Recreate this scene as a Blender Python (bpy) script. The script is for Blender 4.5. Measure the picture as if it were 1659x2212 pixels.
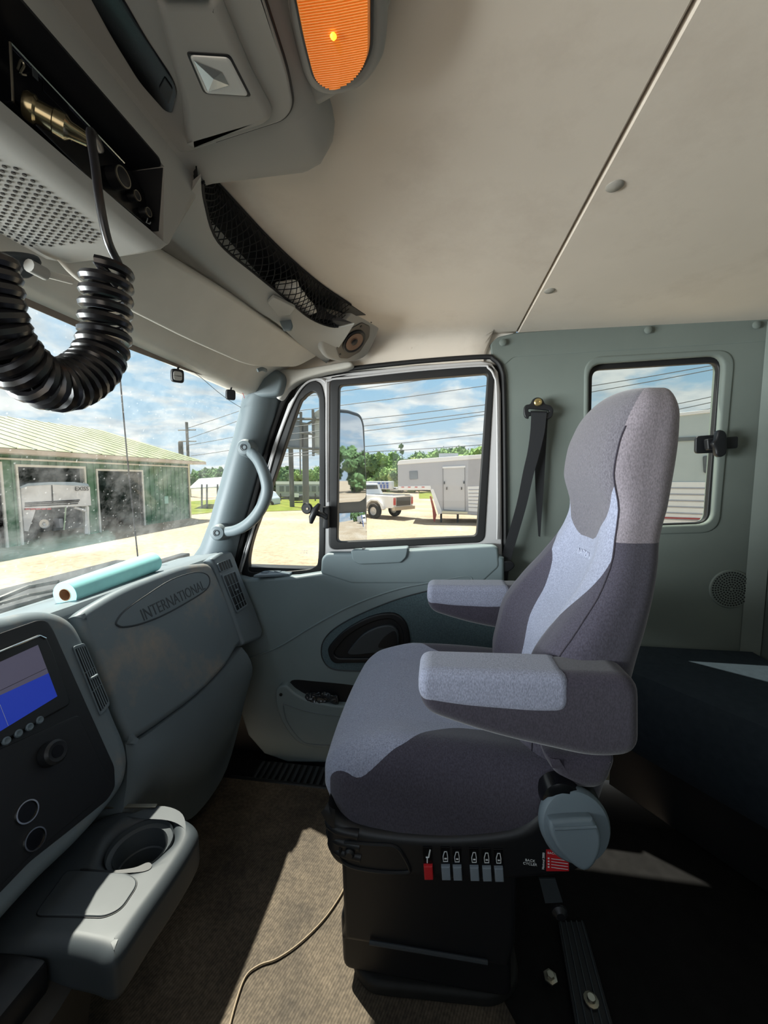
import bpy, bmesh, math, random
from mathutils import Vector, Matrix, noise
random.seed(7)
sc = bpy.context.scene
for o in list(bpy.data.objects): bpy.data.objects.remove(o)
col = sc.collection
PI = math.pi

# ------------------------------------------------ camera
# truck axes: +X to the rear of the cab, +Y to the passenger side, +Z up; cab floor z=0, yard ground z=GZ
FPX = 835.0; PITCH = math.radians(5.0); YAW = math.radians(8.0); CZ = 1.05; GZ = -1.15
cf = Vector((-math.sin(YAW)*math.cos(PITCH), math.cos(YAW)*math.cos(PITCH), -math.sin(PITCH)))
cr = Vector((math.cos(YAW), math.sin(YAW), 0)); cu = cr.cross(cf)
C0 = Vector((0, 0, CZ))
cam_d = bpy.data.cameras.new('camera'); cam = bpy.data.objects.new('camera', cam_d); col.objects.link(cam)
cam.matrix_world = Matrix((( cr.x, cu.x, -cf.x, 0), (cr.y, cu.y, -cf.y, 0), (cr.z, cu.z, -cf.z, CZ), (0, 0, 0, 1)))
cam_d.sensor_fit = 'HORIZONTAL'; cam_d.sensor_width = 36.0; cam_d.lens = FPX/1659.0*36.0
cam_d.clip_start = 0.02; cam_d.clip_end = 2000
sc.camera = cam
sc.view_settings.view_transform = 'Standard'; sc.view_settings.look = 'None'
sc.view_settings.gamma = 1.0; sc.view_settings.use_curve_mapping = False
sc.view_settings.exposure = 0.0

# ------------------------------------------------ light
SUN_DIR = Vector((-0.47, 0.32, 1.0)).normalized()
sd_ = bpy.data.lights.new('sun', 'SUN'); sd_.energy = 13.0; sd_.angle = math.radians(0.6); sd_.color = (1.0, 0.93, 0.82)
sun = bpy.data.objects.new('sun', sd_); col.objects.link(sun)
sun.rotation_euler = SUN_DIR.to_track_quat('Z', 'Y').to_euler(); sun.location = (0, 0, 30)

def area(name, loc, target, sx, sy, energy, color):
    d = bpy.data.lights.new(name, 'AREA'); d.shape = 'RECTANGLE'; d.size = sx; d.size_y = sy; d.energy = energy; d.color = color
    o = bpy.data.objects.new(name, d); col.objects.link(o); o.location = loc
    o.rotation_euler = (Vector(loc)-Vector(target)).to_track_quat('Z', 'Y').to_euler()
    return o
# two added fill lamps out of view, brightening the cab beyond sun and sky
area('fill_lamp_driver_side', (0.0, -0.62, 1.15), (0.1, 1.0, 1.15), 0.9, 0.6, 2.0, (0.93, 0.96, 1.0))  # added lamp outside the driver's window, lifts the cabin brightness
area('fill_lamp_ahead', (-2.5, -0.45, 0.90), (0.35, 0.75, 1.60), 1.6, 0.9, 245.0, (0.95, 0.97, 1.0))  # added lamp ahead of the windshield, aimed up to brighten the headliner

w = bpy.data.worlds.new('sky'); sc.world = w; w.use_nodes = True
nt = w.node_tree; nt.nodes.clear()
def N(nt, t, **kw):
    n = nt.nodes.new(t)
    for k, v in kw.items():
        if k == 'op': n.operation = v
        elif k.startswith('i'):
            n.inputs[int(k[1:])].default_value = v
        else: setattr(n, k, v)
    return n
def L(nt, a, b, ai=0, bi=0): nt.links.new(a.outputs[ai], b.inputs[bi])
def ramp(nt, stops, interp='LINEAR'):
    r = nt.nodes.new('ShaderNodeValToRGB'); r.color_ramp.interpolation = interp
    while len(r.color_ramp.elements) > 1: r.color_ramp.elements.remove(r.color_ramp.elements[-1])
    r.color_ramp.elements[0].position = stops[0][0]; r.color_ramp.elements[0].color = tuple(stops[0][1])+(1,)
    for p, c in stops[1:]:
        e = r.color_ramp.elements.new(p); e.color = tuple(c)+(1,)
    return r
tc = N(nt, 'ShaderNodeTexCoord'); sep = N(nt, 'ShaderNodeSeparateXYZ'); L(nt, tc, sep, 0, 0)
zc = N(nt, 'ShaderNodeMath', op='MAXIMUM', i1=0.0); L(nt, sep, zc, 2, 0)
za = N(nt, 'ShaderNodeMath', op='ADD', i1=0.16); L(nt, zc, za)
dx = N(nt, 'ShaderNodeMath', op='DIVIDE'); L(nt, sep, dx, 0, 0); L(nt, za, dx, 0, 1)
dy = N(nt, 'ShaderNodeMath', op='DIVIDE'); L(nt, sep, dy, 1, 0); L(nt, za, dy, 0, 1)
cmb = N(nt, 'ShaderNodeCombineXYZ'); L(nt, dx, cmb, 0, 0); L(nt, dy, cmb, 0, 1)
n1 = N(nt, 'ShaderNodeTexNoise'); n1.inputs['Scale'].default_value = 1.7; n1.inputs['Detail'].default_value = 9; n1.inputs['Roughness'].default_value = 0.56
n1.inputs['Distortion'].default_value = 0.25
L(nt, cmb, n1, 0, 0)
cr1 = ramp(nt, [(0.43, (0, 0, 0)), (0.54, (1, 1, 1))]); L(nt, n1, cr1)
n2 = N(nt, 'ShaderNodeTexNoise'); n2.inputs['Scale'].default_value = 3.2; n2.inputs['Detail'].default_value = 6
L(nt, cmb, n2, 0, 0)
cshade = ramp(nt, [(0.36, (0.64, 0.72, 0.80)), (0.56, (1.0, 1.0, 1.0))]); L(nt, n2, cshade)
blue = ramp(nt, [(0.0, (0.70, 0.83, 0.93)), (0.22, (0.42, 0.66, 0.88)), (0.7, (0.22, 0.45, 0.78))]); L(nt, zc, blue)
mixc = N(nt, 'ShaderNodeMixRGB'); L(nt, cr1, mixc, 0, 0); L(nt, blue, mixc, 0, 1); L(nt, cshade, mixc, 0, 2)
bg = N(nt, 'ShaderNodeBackground'); bg.inputs[1].default_value = 1.0; L(nt, mixc, bg)
wo = N(nt, 'ShaderNodeOutputWorld'); L(nt, bg, wo)

# ------------------------------------------------ pixel -> point on a real plane
def ray(x, y): return cf + cr*((x-829.5)/FPX) - cu*((y-1106.0)/FPX)
def onp(x, y, n, d):
    n = Vector(n); r = ray(x, y); return C0 + r*((d-n.dot(C0))/n.dot(r))
def oX(x, y, X): return onp(x, y, (1, 0, 0), X)
def oY(x, y, Y): return onp(x, y, (0, 1, 0), Y)
def oZ(x, y, Z): return onp(x, y, (0, 0, 1), Z)
DN = Vector((0.935, 0, 0.354)); DP0 = DN.dot(Vector((-0.779, 0, 0.769)))   # the sloping face of the dashboard
DUP = Vector((-0.354, 0, 0.935)); EX = Vector((1, 0, 0)); EY = Vector((0, 1, 0)); EZ = Vector((0, 0, 1))
def oD(x, y, off=0.0): return onp(x, y, DN, DP0+off)

# ------------------------------------------------ materials
def srgb(r, g, b):
    f = lambda c: (c/255/12.92) if c/255 <= 0.04045 else ((c/255+0.055)/1.055)**2.4
    return (f(r), f(g), f(b))
MATS = {}
def mat(name, rgb, rough=0.6, metal=0.0, bump=0.0, bscale=300.0, var=0.0, vscale=6.0, dirt=None, dscale=5.0, spec=0.4, btype='noise', emit=None, estr=0.0, coat=0.0):
    if name in MATS: return MATS[name]
    m = bpy.data.materials.new(name); m.use_nodes = True; nt = m.node_tree
    b = nt.nodes['Principled BSDF']; c = srgb(*rgb)
    b.inputs['Base Color'].default_value = c+(1,); b.inputs['Roughness'].default_value = rough
    b.inputs['Metallic'].default_value = metal; b.inputs['Specular IOR Level'].default_value = spec
    b.inputs['Coat Weight'].default_value = coat
    tc = N(nt, 'ShaderNodeTexCoord')
    last = None
    if var > 0:
        nz = N(nt, 'ShaderNodeTexNoise'); nz.inputs['Scale'].default_value = vscale; nz.inputs['Detail'].default_value = 5
        L(nt, tc, nz, 3, 0)
        lo = tuple(max(0, k*(1-var)) for k in c); hi = tuple(min(1, k*(1+var)) for k in c)
        r = ramp(nt, [(0.3, lo), (0.7, hi)]); L(nt, nz, r); last = r
        L(nt, r, b, 0, 0)
    if dirt:
        nz = N(nt, 'ShaderNodeTexNoise'); nz.inputs['Scale'].default_value = dscale; nz.inputs['Detail'].default_value = 8; nz.inputs['Roughness'].default_value = 0.7
        L(nt, tc, nz, 3, 0)
        r = ramp(nt, [(0.50, (0, 0, 0)), (0.72, (1, 1, 1))]); L(nt, nz, r)
        mx = N(nt, 'ShaderNodeMixRGB'); L(nt, r, mx, 0, 0)
        if last: L(nt, last, mx, 0, 1)
        else: mx.inputs[1].default_value = c+(1,)
        mx.inputs[2].default_value = srgb(*dirt)+(1,); L(nt, mx, b, 0, 0)
    if bump > 0:
        bp = N(nt, 'ShaderNodeBump'); bp.inputs['Strength'].default_value = bump; bp.inputs['Distance'].default_value = 0.002
        if btype == 'rib':
            tx = N(nt, 'ShaderNodeTexWave'); tx.inputs['Scale'].default_value = bscale; tx.inputs['Distortion'].default_value = 0.6
            tx.inputs['Detail'].default_value = 1
        elif btype == 'ribz':
            tx = N(nt, 'ShaderNodeTexWave', bands_direction='Z'); tx.inputs['Scale'].default_value = bscale; tx.inputs['Distortion'].default_value = 0.8
        elif btype == 'voro':
            tx = N(nt, 'ShaderNodeTexVoronoi'); tx.inputs['Scale'].default_value = bscale
        else:
            tx = N(nt, 'ShaderNodeTexNoise'); tx.inputs['Scale'].default_value = bscale; tx.inputs['Detail'].default_value = 3
        L(nt, tc, tx, 3, 0); L(nt, tx, bp, 0, 2); L(nt, bp, b, 0, 5) if False else nt.links.new(bp.outputs[0], b.inputs['Normal'])
    if emit:
        b.inputs['Emission Color'].default_value = srgb(*emit)+(1,); b.inputs['Emission Strength'].default_value = estr
    MATS[name] = m; return m

def fabric(name, base, alt, pad, side=(126, 119, 126)):
    """knit upholstery; attribute 'sda' > 0 shows the alternate cloth, 'sdb' > 0 the pad cloth"""
    m = bpy.data.materials.new(name); m.use_nodes = True; nt = m.node_tree; b = nt.nodes['Principled BSDF']
    b.inputs['Roughness'].default_value = 0.95; b.inputs['Specular IOR Level'].default_value = 0.1
    b.inputs['Sheen Weight'].default_value = 0.25
    tc = N(nt, 'ShaderNodeTexCoord')
    mx1 = N(nt, 'ShaderNodeMixRGB'); mx1.inputs[1].default_value = srgb(*base)+(1,); mx1.inputs[2].default_value = srgb(*alt)+(1,)
    a1 = N(nt, 'ShaderNodeAttribute', attribute_name='sda'); g1 = N(nt, 'ShaderNodeMath', op='GREATER_THAN', i1=0.0)
    L(nt, a1, g1, 2, 0); L(nt, g1, mx1, 0, 0)
    mx2 = N(nt, 'ShaderNodeMixRGB'); mx2.inputs[2].default_value = srgb(*pad)+(1,)
    a2 = N(nt, 'ShaderNodeAttribute', attribute_name='sdb'); g2 = N(nt, 'ShaderNodeMath', op='GREATER_THAN', i1=0.0)
    L(nt, a2, g2, 2, 0); L(nt, g2, mx2, 0, 0); L(nt, mx1, mx2, 0, 1)
    mx3 = N(nt, 'ShaderNodeMixRGB'); mx3.inputs[2].default_value = srgb(*side)+(1,)
    a3 = N(nt, 'ShaderNodeAttribute', attribute_name='sdc'); g3 = N(nt, 'ShaderNodeMath', op='GREATER_THAN', i1=0.0)
    L(nt, a3, g3, 2, 0); L(nt, g3, mx3, 0, 0); L(nt, mx2, mx3, 0, 1); mx2 = mx3
    mp = N(nt, 'ShaderNodeMapping'); mp.inputs['Scale'].default_value = (1, 1, 0.45); L(nt, tc, mp, 3, 0)
    nz = N(nt, 'ShaderNodeTexNoise'); nz.inputs['Scale'].default_value = 520; nz.inputs['Detail'].default_value = 2; L(nt, mp, nz)
    r = ramp(nt, [(0.32, (0.74, 0.74, 0.74)), (0.68, (1.22, 1.22, 1.22))]); L(nt, nz, r)
    mu = N(nt, 'ShaderNodeMixRGB', blend_type='MULTIPLY'); mu.inputs[0].default_value = 1.0
    L(nt, mx2, mu, 0, 1); L(nt, r, mu, 0, 2); L(nt, mu, b, 0, 0)
    wv = N(nt, 'ShaderNodeTexWave'); wv.inputs['Scale'].default_value = 75; wv.inputs['Distortion'].default_value = 1.2; wv.inputs['Detail'].default_value = 1
    wv.inputs['Detail Scale'].default_value = 60
    L(nt, tc, wv, 3, 0)
    ad = N(nt, 'ShaderNodeMath', op='ADD'); L(nt, wv, ad, 1, 0); L(nt, nz, ad, 0, 1)
    bp = N(nt, 'ShaderNodeBump'); bp.inputs['Strength'].default_value = 0.5; bp.inputs['Distance'].default_value = 0.0015
    L(nt, ad, bp, 0, 2); nt.links.new(bp.outputs[0], b.inputs['Normal'])
    MATS[name] = m; return m

def glass(name, dust=0.0, specks=0.0, tint=(0.95, 0.98, 0.97)):
    m = bpy.data.materials.new(name); m.use_nodes = True; nt = m.node_tree; nt.nodes.clear()
    out = N(nt, 'ShaderNodeOutputMaterial'); tr = N(nt, 'ShaderNodeBsdfTransparent'); tr.inputs[0].default_value = tint+(1,)
    gl = N(nt, 'ShaderNodeBsdfGlossy'); gl.inputs['Roughness'].default_value = 0.02
    lw = N(nt, 'ShaderNodeLayerWeight'); lw.inputs[0].default_value = 0.5
    pw_ = N(nt, 'ShaderNodeMath', op='POWER', i1=5.0); L(nt, lw, pw_, 1, 0)
    fr = N(nt, 'ShaderNodeMath', op='MULTIPLY_ADD', i1=0.5, i2=0.02); L(nt, pw_, fr)
    m1 = N(nt, 'ShaderNodeMixShader'); L(nt, fr, m1); L(nt, tr, m1, 0, 1); L(nt, gl, m1, 0, 2)
    df = N(nt, 'ShaderNodeBsdfDiffuse'); df.inputs[0].default_value = (0.75, 0.74, 0.7, 1)
    trl = N(nt, 'ShaderNodeBsdfTranslucent'); trl.inputs[0].default_value = (0.8, 0.8, 0.78, 1)
    md = N(nt, 'ShaderNodeMixShader'); md.inputs[0].default_value = 0.6; L(nt, df, md, 0, 1); L(nt, trl, md, 0, 2)
    tc = N(nt, 'ShaderNodeTexCoord')
    nz = N(nt, 'ShaderNodeTexNoise'); nz.inputs['Scale'].default_value = 16; nz.inputs['Detail'].default_value = 9; nz.inputs['Roughness'].default_value = 0.75
    L(nt, tc, nz, 3, 0)
    r = ramp(nt, [(0.40, (0, 0, 0)), (0.75, (dust, dust, dust))]); L(nt, nz, r)
    vo = N(nt, 'ShaderNodeTexVoronoi'); vo.inputs['Scale'].default_value = 55; L(nt, tc, vo, 3, 0)
    r2 = ramp(nt, [(0.0, (specks, specks, specks)), (0.10, (specks*0.6,)*3), (0.13, (0, 0, 0))]); L(nt, vo, r2)
    ad = N(nt, 'ShaderNodeMath', op='MAXIMUM'); L(nt, r, ad, 0, 0); L(nt, r2, ad, 0, 1)
    m2 = N(nt, 'ShaderNodeMixShader'); L(nt, ad, m2); L(nt, m1, m2, 0, 1); L(nt, md, m2, 0, 2)
    L(nt, m2, out); MATS[name] = m; return m

M = {}
M['headliner'] = mat('headliner_cloth', (214, 203, 190), 0.95, bump=0.6, bscale=330, var=0.03, vscale=5, dirt=(200, 188, 175), dscale=2.6, spec=0.1)
M['trim'] = mat('overhead_trim', (150, 149, 145), 0.55, bump=0.12, bscale=500, var=0.03)
M['trimw'] = mat('header_trim', (196, 192, 184), 0.6, bump=0.15, bscale=240, var=0.04, vscale=14)
M['seal'] = mat('black_rubber', (26, 26, 27), 0.55, bump=0.1, bscale=400)
M['paint'] = mat('door_paint', (178, 176, 176), 0.6, var=0.03, spec=0.25)
M['door'] = mat('door_plastic', (117, 130, 134), 0.5, bump=0.15, bscale=520, var=0.04, vscale=8)
M['pillar'] = mat('pillar_plastic', (97, 107, 111), 0.5, bump=0.12, bscale=520)
M['dash'] = mat('dash_plastic', (100, 110, 116), 0.5, bump=0.25, bscale=650, var=0.05, dirt=(140, 128, 116), dscale=4.5)
M['dash2'] = mat('dash_plastic_clean', (96, 106, 112), 0.5, bump=0.25, bscale=650, var=0.05)
M['dashdk'] = mat('dash_dark_plastic', (52, 57, 61), 0.5, bump=0.2, bscale=600, var=0.08)
M['carpet'] = mat('teal_carpet', (82, 98, 104), 0.95, bump=0.6, bscale=500, var=0.2, vscale=200, spec=0.1)
M['black'] = mat('black_plastic', (24, 25, 28), 0.45, bump=0.1, bscale=500)
M['blackg'] = mat('gloss_black', (10, 11, 14), 0.22)
M['wall'] = mat('rear_wall_trim', (104, 112, 107), 0.75, bump=0.35, bscale=420, var=0.05)
M['belt'] = mat('belt_webbing', (30, 31, 34), 0.8, bump=0.4, bscale=60, btype='rib')
M['steel'] = mat('steel', (170, 165, 150), 0.3, 0.9)
M['brass'] = mat('brass_bolt', (190, 170, 120), 0.35, 0.9)
M['chrome'] = mat('chrome', (215, 215, 210), 0.12, 1.0)
M['knob'] = mat('grey_knob', (94, 106, 114), 0.5, bump=0.1, bscale=500)
M['rocker'] = mat('grey_rocker', (120, 130, 140), 0.5)
M['red'] = mat('red_plastic', (190, 35, 42), 0.5)
M['white'] = mat('white_print', (225, 228, 230), 0.6)
M['bench'] = mat('bench_cloth', (46, 54, 62), 0.95, bump=0.5, bscale=500, var=0.1, vscale=60, spec=0.1)
M['towel'] = mat('blue_paper', (160, 222, 222), 0.95, bump=0.9, bscale=110, var=0.04, vscale=40, spec=0.05)
M['card'] = mat('cardboard', (150, 118, 92), 0.9, var=0.1, vscale=60)
M['cord'] = mat('cord_rubber', (24, 23, 26), 0.28, spec=0.6)
M['net'] = mat('net_cord', (14, 14, 17), 0.85)
M['paper'] = mat('white_paper', (232, 228, 220), 0.9)
M['icon'] = mat('icon_print', (200, 205, 208), 0.6)
M['bag'] = mat('dark_bag', (34, 38, 42), 0.25, var=0.4, vscale=30, spec=0.7)
M['fab'] = fabric('seat_cloth', (66, 63, 74), (140, 144, 163), (98, 95, 102))
M['fablt'] = fabric('seat_cloth_light', (128, 131, 148), (128, 131, 148), (128, 131, 148))
M['fabdk'] = fabric('seat_cloth_dark', (56, 52, 62), (56, 52, 62), (56, 52, 62))
M['glass'] = glass('side_glass', 0.02, 0.04)
M['wglass'] = glass('windshield_glass', 0.06, 0.16)
M['bglass'] = glass('rear_side_glass', 0.02, 0.04, (0.80, 0.84, 0.82))

# floor mat: ribbed rubber with dried dust
def floor_mat():
    m = bpy.data.materials.new('ribbed_floor_mat'); m.use_nodes = True; nt = m.node_tree; b = nt.nodes['Principled BSDF']
    b.inputs['Roughness'].default_value = 0.75; b.inputs['Specular IOR Level'].default_value = 0.2
    tc = N(nt, 'ShaderNodeTexCoord')
    nz = N(nt, 'ShaderNodeTexNoise'); nz.inputs['Scale'].default_value = 3.5; nz.inputs['Detail'].default_value = 9; nz.inputs['Roughness'].default_value = 0.7; L(nt, tc, nz, 3, 0)
    r = ramp(nt, [(0.32, srgb(50, 45, 40)), (0.60, srgb(96, 85, 72)), (0.8, srgb(128, 114, 96))]); L(nt, nz, r)
    n3 = N(nt, 'ShaderNodeTexNoise'); n3.inputs['Scale'].default_value = 130; n3.inputs['Detail'].default_value = 3; L(nt, tc, n3, 3, 0)
    r3 = ramp(nt, [(0.35, (0.74, 0.74, 0.74)), (0.65, (1.18, 1.18, 1.18))]); L(nt, n3, r3)
    mu = N(nt, 'ShaderNodeMixRGB', blend_type='MULTIPLY'); mu.inputs[0].default_value = 1.0; L(nt, r, mu, 0, 1); L(nt, r3, mu, 0, 2); L(nt, mu, b)
    mp = N(nt, 'ShaderNodeMapping'); mp.inputs['Rotation'].default_value = (0, 0, 0.35); L(nt, tc, mp, 3, 0)
    wv = N(nt, 'ShaderNodeTexWave'); wv.inputs['Scale'].default_value = 55; L(nt, mp, wv)
    rw = ramp(nt, [(0.15, (0.72, 0.72, 0.72)), (0.6, (1.08, 1.08, 1.08))]); L(nt, wv, rw, 1, 0)
    mu2 = N(nt, 'ShaderNodeMixRGB', blend_type='MULTIPLY'); mu2.inputs[0].default_value = 1.0; L(nt, mu, mu2, 0, 1); L(nt, rw, mu2, 0, 2); L(nt, mu2, b)
    mul = N(nt, 'ShaderNodeMath', op='MULTIPLY_ADD', i1=0.8); L(nt, wv, mul, 1, 0); L(nt, n3, mul, 0, 2)
    bp = N(nt, 'ShaderNodeBump'); bp.inputs['Strength'].default_value = 0.8; bp.inputs['Distance'].default_value = 0.003; L(nt, mul, bp, 0, 2)
    nt.links.new(bp.outputs[0], b.inputs['Normal']); return m
M['floor'] = floor_mat()

# ------------------------------------------------ object helpers
WL = {}
def finish(name, me, m, parent=None, smooth=False, mats=None):
    ob = bpy.data.objects.new(name, me); col.objects.link(ob)
    vs = [v.co for v in me.vertices]
    if vs:
        c = sum(vs, Vector())/len(vs)
        for v in me.vertices: v.co -= c
    else: c = Vector()
    WL[ob.name] = c
    ob.location = c
    if parent is not None:
        ob.parent = parent; ob.location = c - WL[parent.name]
    for mm in (mats or [m]): me.materials.append(mm)
    if smooth:
        for p in me.polygons: p.use_smooth = True
        try: me.set_sharp_from_angle(angle=math.radians(38))
        except Exception: pass
    return ob
def empty(name, loc, parent=None):
    o = bpy.data.objects.new(name, None); col.objects.link(o); o.empty_display_size = 0.05
    o.location = Vector(loc) - (WL[parent.name] if parent is not None else Vector()); WL[o.name] = Vector(loc)
    if parent is not None: o.parent = parent
    return o
def tag(o, label=None, cat=None, group=None, kind=None):
    if label: o['label'] = label
    if cat: o['category'] = cat
    if group: o['group'] = group
    if kind: o['kind'] = kind
    return o
def thing(name, loc, label, cat, group=None): return tag(empty(name, loc), label, cat, group)
def raw(name, verts, faces, m, parent=None, smooth=False):
    me = bpy.data.meshes.new(name); me.from_pydata([tuple(v) for v in verts], [], faces); me.update()
    bm = bmesh.new(); bm.from_mesh(me); bmesh.ops.recalc_face_normals(bm, faces=bm.faces); bm.to_mesh(me); bm.free()
    return finish(name, me, m, parent, smooth)
def frombm(name, bm, m, parent=None, smooth=False, mats=None):
    me = bpy.data.meshes.new(name); bm.to_mesh(me); bm.free(); return finish(name, me, m, parent, smooth, mats)
def rnd(pts, r, n=5):
    """round the corners of a closed polygon of Vectors"""
    out = []; k = len(pts)
    for i in range(k):
        p = pts[i]; a = pts[i-1]-p; b = pts[(i+1) % k]-p
        rr = r[i] if isinstance(r, (list, tuple)) else r
        rr = min(rr, a.length*0.48, b.length*0.48)
        if rr < 1e-5: out.append(p.copy()); continue
        A = p+a.normalized()*rr; B = p+b.normalized()*rr
        for j in range(n+1):
            t = j/n; out.append(A*(1-t)**2+p*2*t*(1-t)+B*t*t)
    return out
def spl(pts, n=6, closed=True):
    """Catmull-Rom through the points"""
    out = []; k = len(pts); rng = range(k) if closed else range(k-1)
    for i in rng:
        if closed: p0, p1, p2, p3 = pts[i-1], pts[i], pts[(i+1) % k], pts[(i+2) % k]
        else: p0, p1, p2, p3 = pts[max(i-1, 0)], pts[i], pts[i+1], pts[min(i+2, k-1)]
        for j in range(n):
            t = j/n
            out.append(0.5*((2*p1)+(p2-p0)*t+(2*p0-5*p1+4*p2-p3)*t*t+(3*p1-p0-3*p2+p3)*t**3))
    if not closed: out.append(pts[-1].copy())
    return out
def plate(name, outline, n, th, m, parent=None, holes=(), bev=0.002, seg=2, smooth=True, back=True):
    """solid plate: outline (Vectors on one plane), n points to the viewer side; the front lies on the outline, thickness goes back along -n"""
    n = Vector(n).normalized(); o = outline[0]
    u = (outline[1]-o)
    for q in outline[2:]:
        if (q-o).length > u.length: u = q-o
    u = (u-n*u.dot(n)).normalized(); v = n.cross(u)
    cu_ = bpy.data.curves.new('tmp', 'CURVE'); cu_.dimensions = '2D'; cu_.fill_mode = 'BOTH'
    bev = min(bev, th*0.49)
    cu_.extrude = max(th/2-bev, 0.00001); cu_.bevel_depth = bev; cu_.bevel_resolution = seg; cu_.offset = -bev
    for path in [outline]+list(holes):
        s = cu_.splines.new('POLY'); s.points.add(len(path)-1); s.use_cyclic_u = True
        for i, p in enumerate(path):
            d = p-o; s.points[i].co = (d.dot(u), d.dot(v), 0, 1)
    ob = bpy.data.objects.new('tmp', cu_); col.objects.link(ob)
    dg = bpy.context.evaluated_depsgraph_get(); me = bpy.data.meshes.new_from_object(ob.evaluated_get(dg))
    bpy.data.objects.remove(ob); bpy.data.curves.remove(cu_)
    me.name = name
    mw = Matrix(((u.x, v.x, n.x, 0), (u.y, v.y, n.y, 0), (u.z, v.z, n.z, 0), (0, 0, 0, 1)))
    off = o - n*(th/2)
    for vt in me.vertices: vt.co = (mw @ vt.co) + off
    me.materials.clear()
    bm = bmesh.new(); bm.from_mesh(me); bmesh.ops.remove_doubles(bm, verts=bm.verts, dist=1e-6); bmesh.ops.recalc_face_normals(bm, faces=bm.faces); bm.to_mesh(me); bm.free()
    ob = finish(name, me, m, parent, smooth)
    if smooth and bev > 0:
        wn = ob.modifiers.new('normals', 'WEIGHTED_NORMAL'); wn.keep_sharp = True; wn.weight = 90
    return ob
def frame_at(pts, i, closed):
    k = len(pts)
    a = pts[(i-1) % k] if (closed or i > 0) else pts[i]
    b = pts[(i+1) % k] if (closed or i < k-1) else pts[i]
    return (b-a).normalized()
def sweep_rings(pts, closed, prof, scale=None, up=None):
    k = len(pts); rings = []; prev = None
    for i in range(k):
        t = frame_at(pts, i, closed)
        if up is not None: s = t.cross(up).normalized(); q = s.cross(t).normalized()
        else:
            if prev is None:
                h = Vector((0, 0, 1)) if abs(t.z) < 0.9 else Vector((1, 0, 0)); s = t.cross(h).normalized()
            else: s = (prev-t*prev.dot(t)).normalized()
            prev = s; q = s.cross(t).normalized()
        f = scale[i] if scale else 1.0
        rings.append([pts[i]+s*(x*f)+q*(y*f) for x, y in prof])
    return rings
def rings_bm(rings, closed=False, caps=True, bm=None):
    bm = bm or bmesh.new(); R = [[bm.verts.new(p) for p in r] for r in rings]; n = len(R[0])
    for i in range(len(R) if closed else len(R)-1):
        a = R[i]; b = R[(i+1) % len(R)]
        for j in range(n):
            try: bm.faces.new((a[j], a[(j+1) % n], b[(j+1) % n], b[j]))
            except ValueError: pass
    if caps and not closed:
        for r in (R[0], R[-1]):
            try: bm.faces.new(r)
            except ValueError: pass
    return bm
def circ(r, n=10): return [(r*math.cos(2*PI*i/n), r*math.sin(2*PI*i/n)) for i in range(n)]
def tube(name, pts, r, m, parent=None, closed=False, n=10, scale=None, bm=None):
    b = rings_bm(sweep_rings(pts, closed, circ(r, n), scale), closed, bm=bm)
    if name is None: return b
    bmesh.ops.recalc_face_normals(b, faces=b.faces); return frombm(name, b, m, parent, True)
def strip(name, pts, wdt, th, up, m, parent=None, closed=False):
    """flat band following a path, its flat side towards up"""
    pr = [(-wdt/2, -th/2), (wdt/2, -th/2), (wdt/2, th/2), (-wdt/2, th/2)]
    b = rings_bm(sweep_rings(pts, closed, pr, up=Vector(up)), closed)
    bmesh.ops.recalc_face_normals(b, faces=b.faces); return frombm(name, b, m, parent, True)
def lathe(name, prof, base, axis, m, parent=None, n=28, smooth=True, bm=None):
    """prof: (radius, distance along axis)"""
    ax = Vector(axis).normalized(); h = Vector((0, 0, 1)) if abs(ax.z) < 0.9 else Vector((1, 0, 0))
    s = ax.cross(h).normalized(); q = ax.cross(s); base = Vector(base)
    rings = [[base+ax*d+(s*math.cos(2*PI*i/n)+q*math.sin(2*PI*i/n))*max(r, 1e-5) for i in range(n)] for r, d in prof]
    cl_ = prof[0][0] > 1e-3 and prof[-1][0] > 1e-3
    b = rings_bm(rings, cl_, False, bm)
    if name is None: return b
    bmesh.ops.recalc_face_normals(b, faces=b.faces); return frombm(name, b, m, parent, smooth)
def box(name, lo, hi, m, parent=None, bev=0.003, seg=2, rot=None, bm=None):
    lo = Vector(lo); hi = Vector(hi); b = bmesh.new()
    bmesh.ops.create_cube(b, size=1.0)
    sz = hi-lo
    for v in b.verts: v.co = Vector((v.co.x*sz.x, v.co.y*sz.y, v.co.z*sz.z))
    if bev > 0: bmesh.ops.bevel(b, geom=b.edges[:], offset=min(bev, min(sz)*0.49), segments=seg, affect='EDGES', profile=0.5)
    c = (lo+hi)/2
    for v in b.verts: v.co = (rot @ v.co if rot else v.co)+c
    if bm is not None:
        me = bpy.data.meshes.new('t'); b.to_mesh(me); b.free(); bm.from_mesh(me); bpy.data.meshes.remove(me); return bm
    return frombm(name, b, m, parent, bev > 0)
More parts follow.
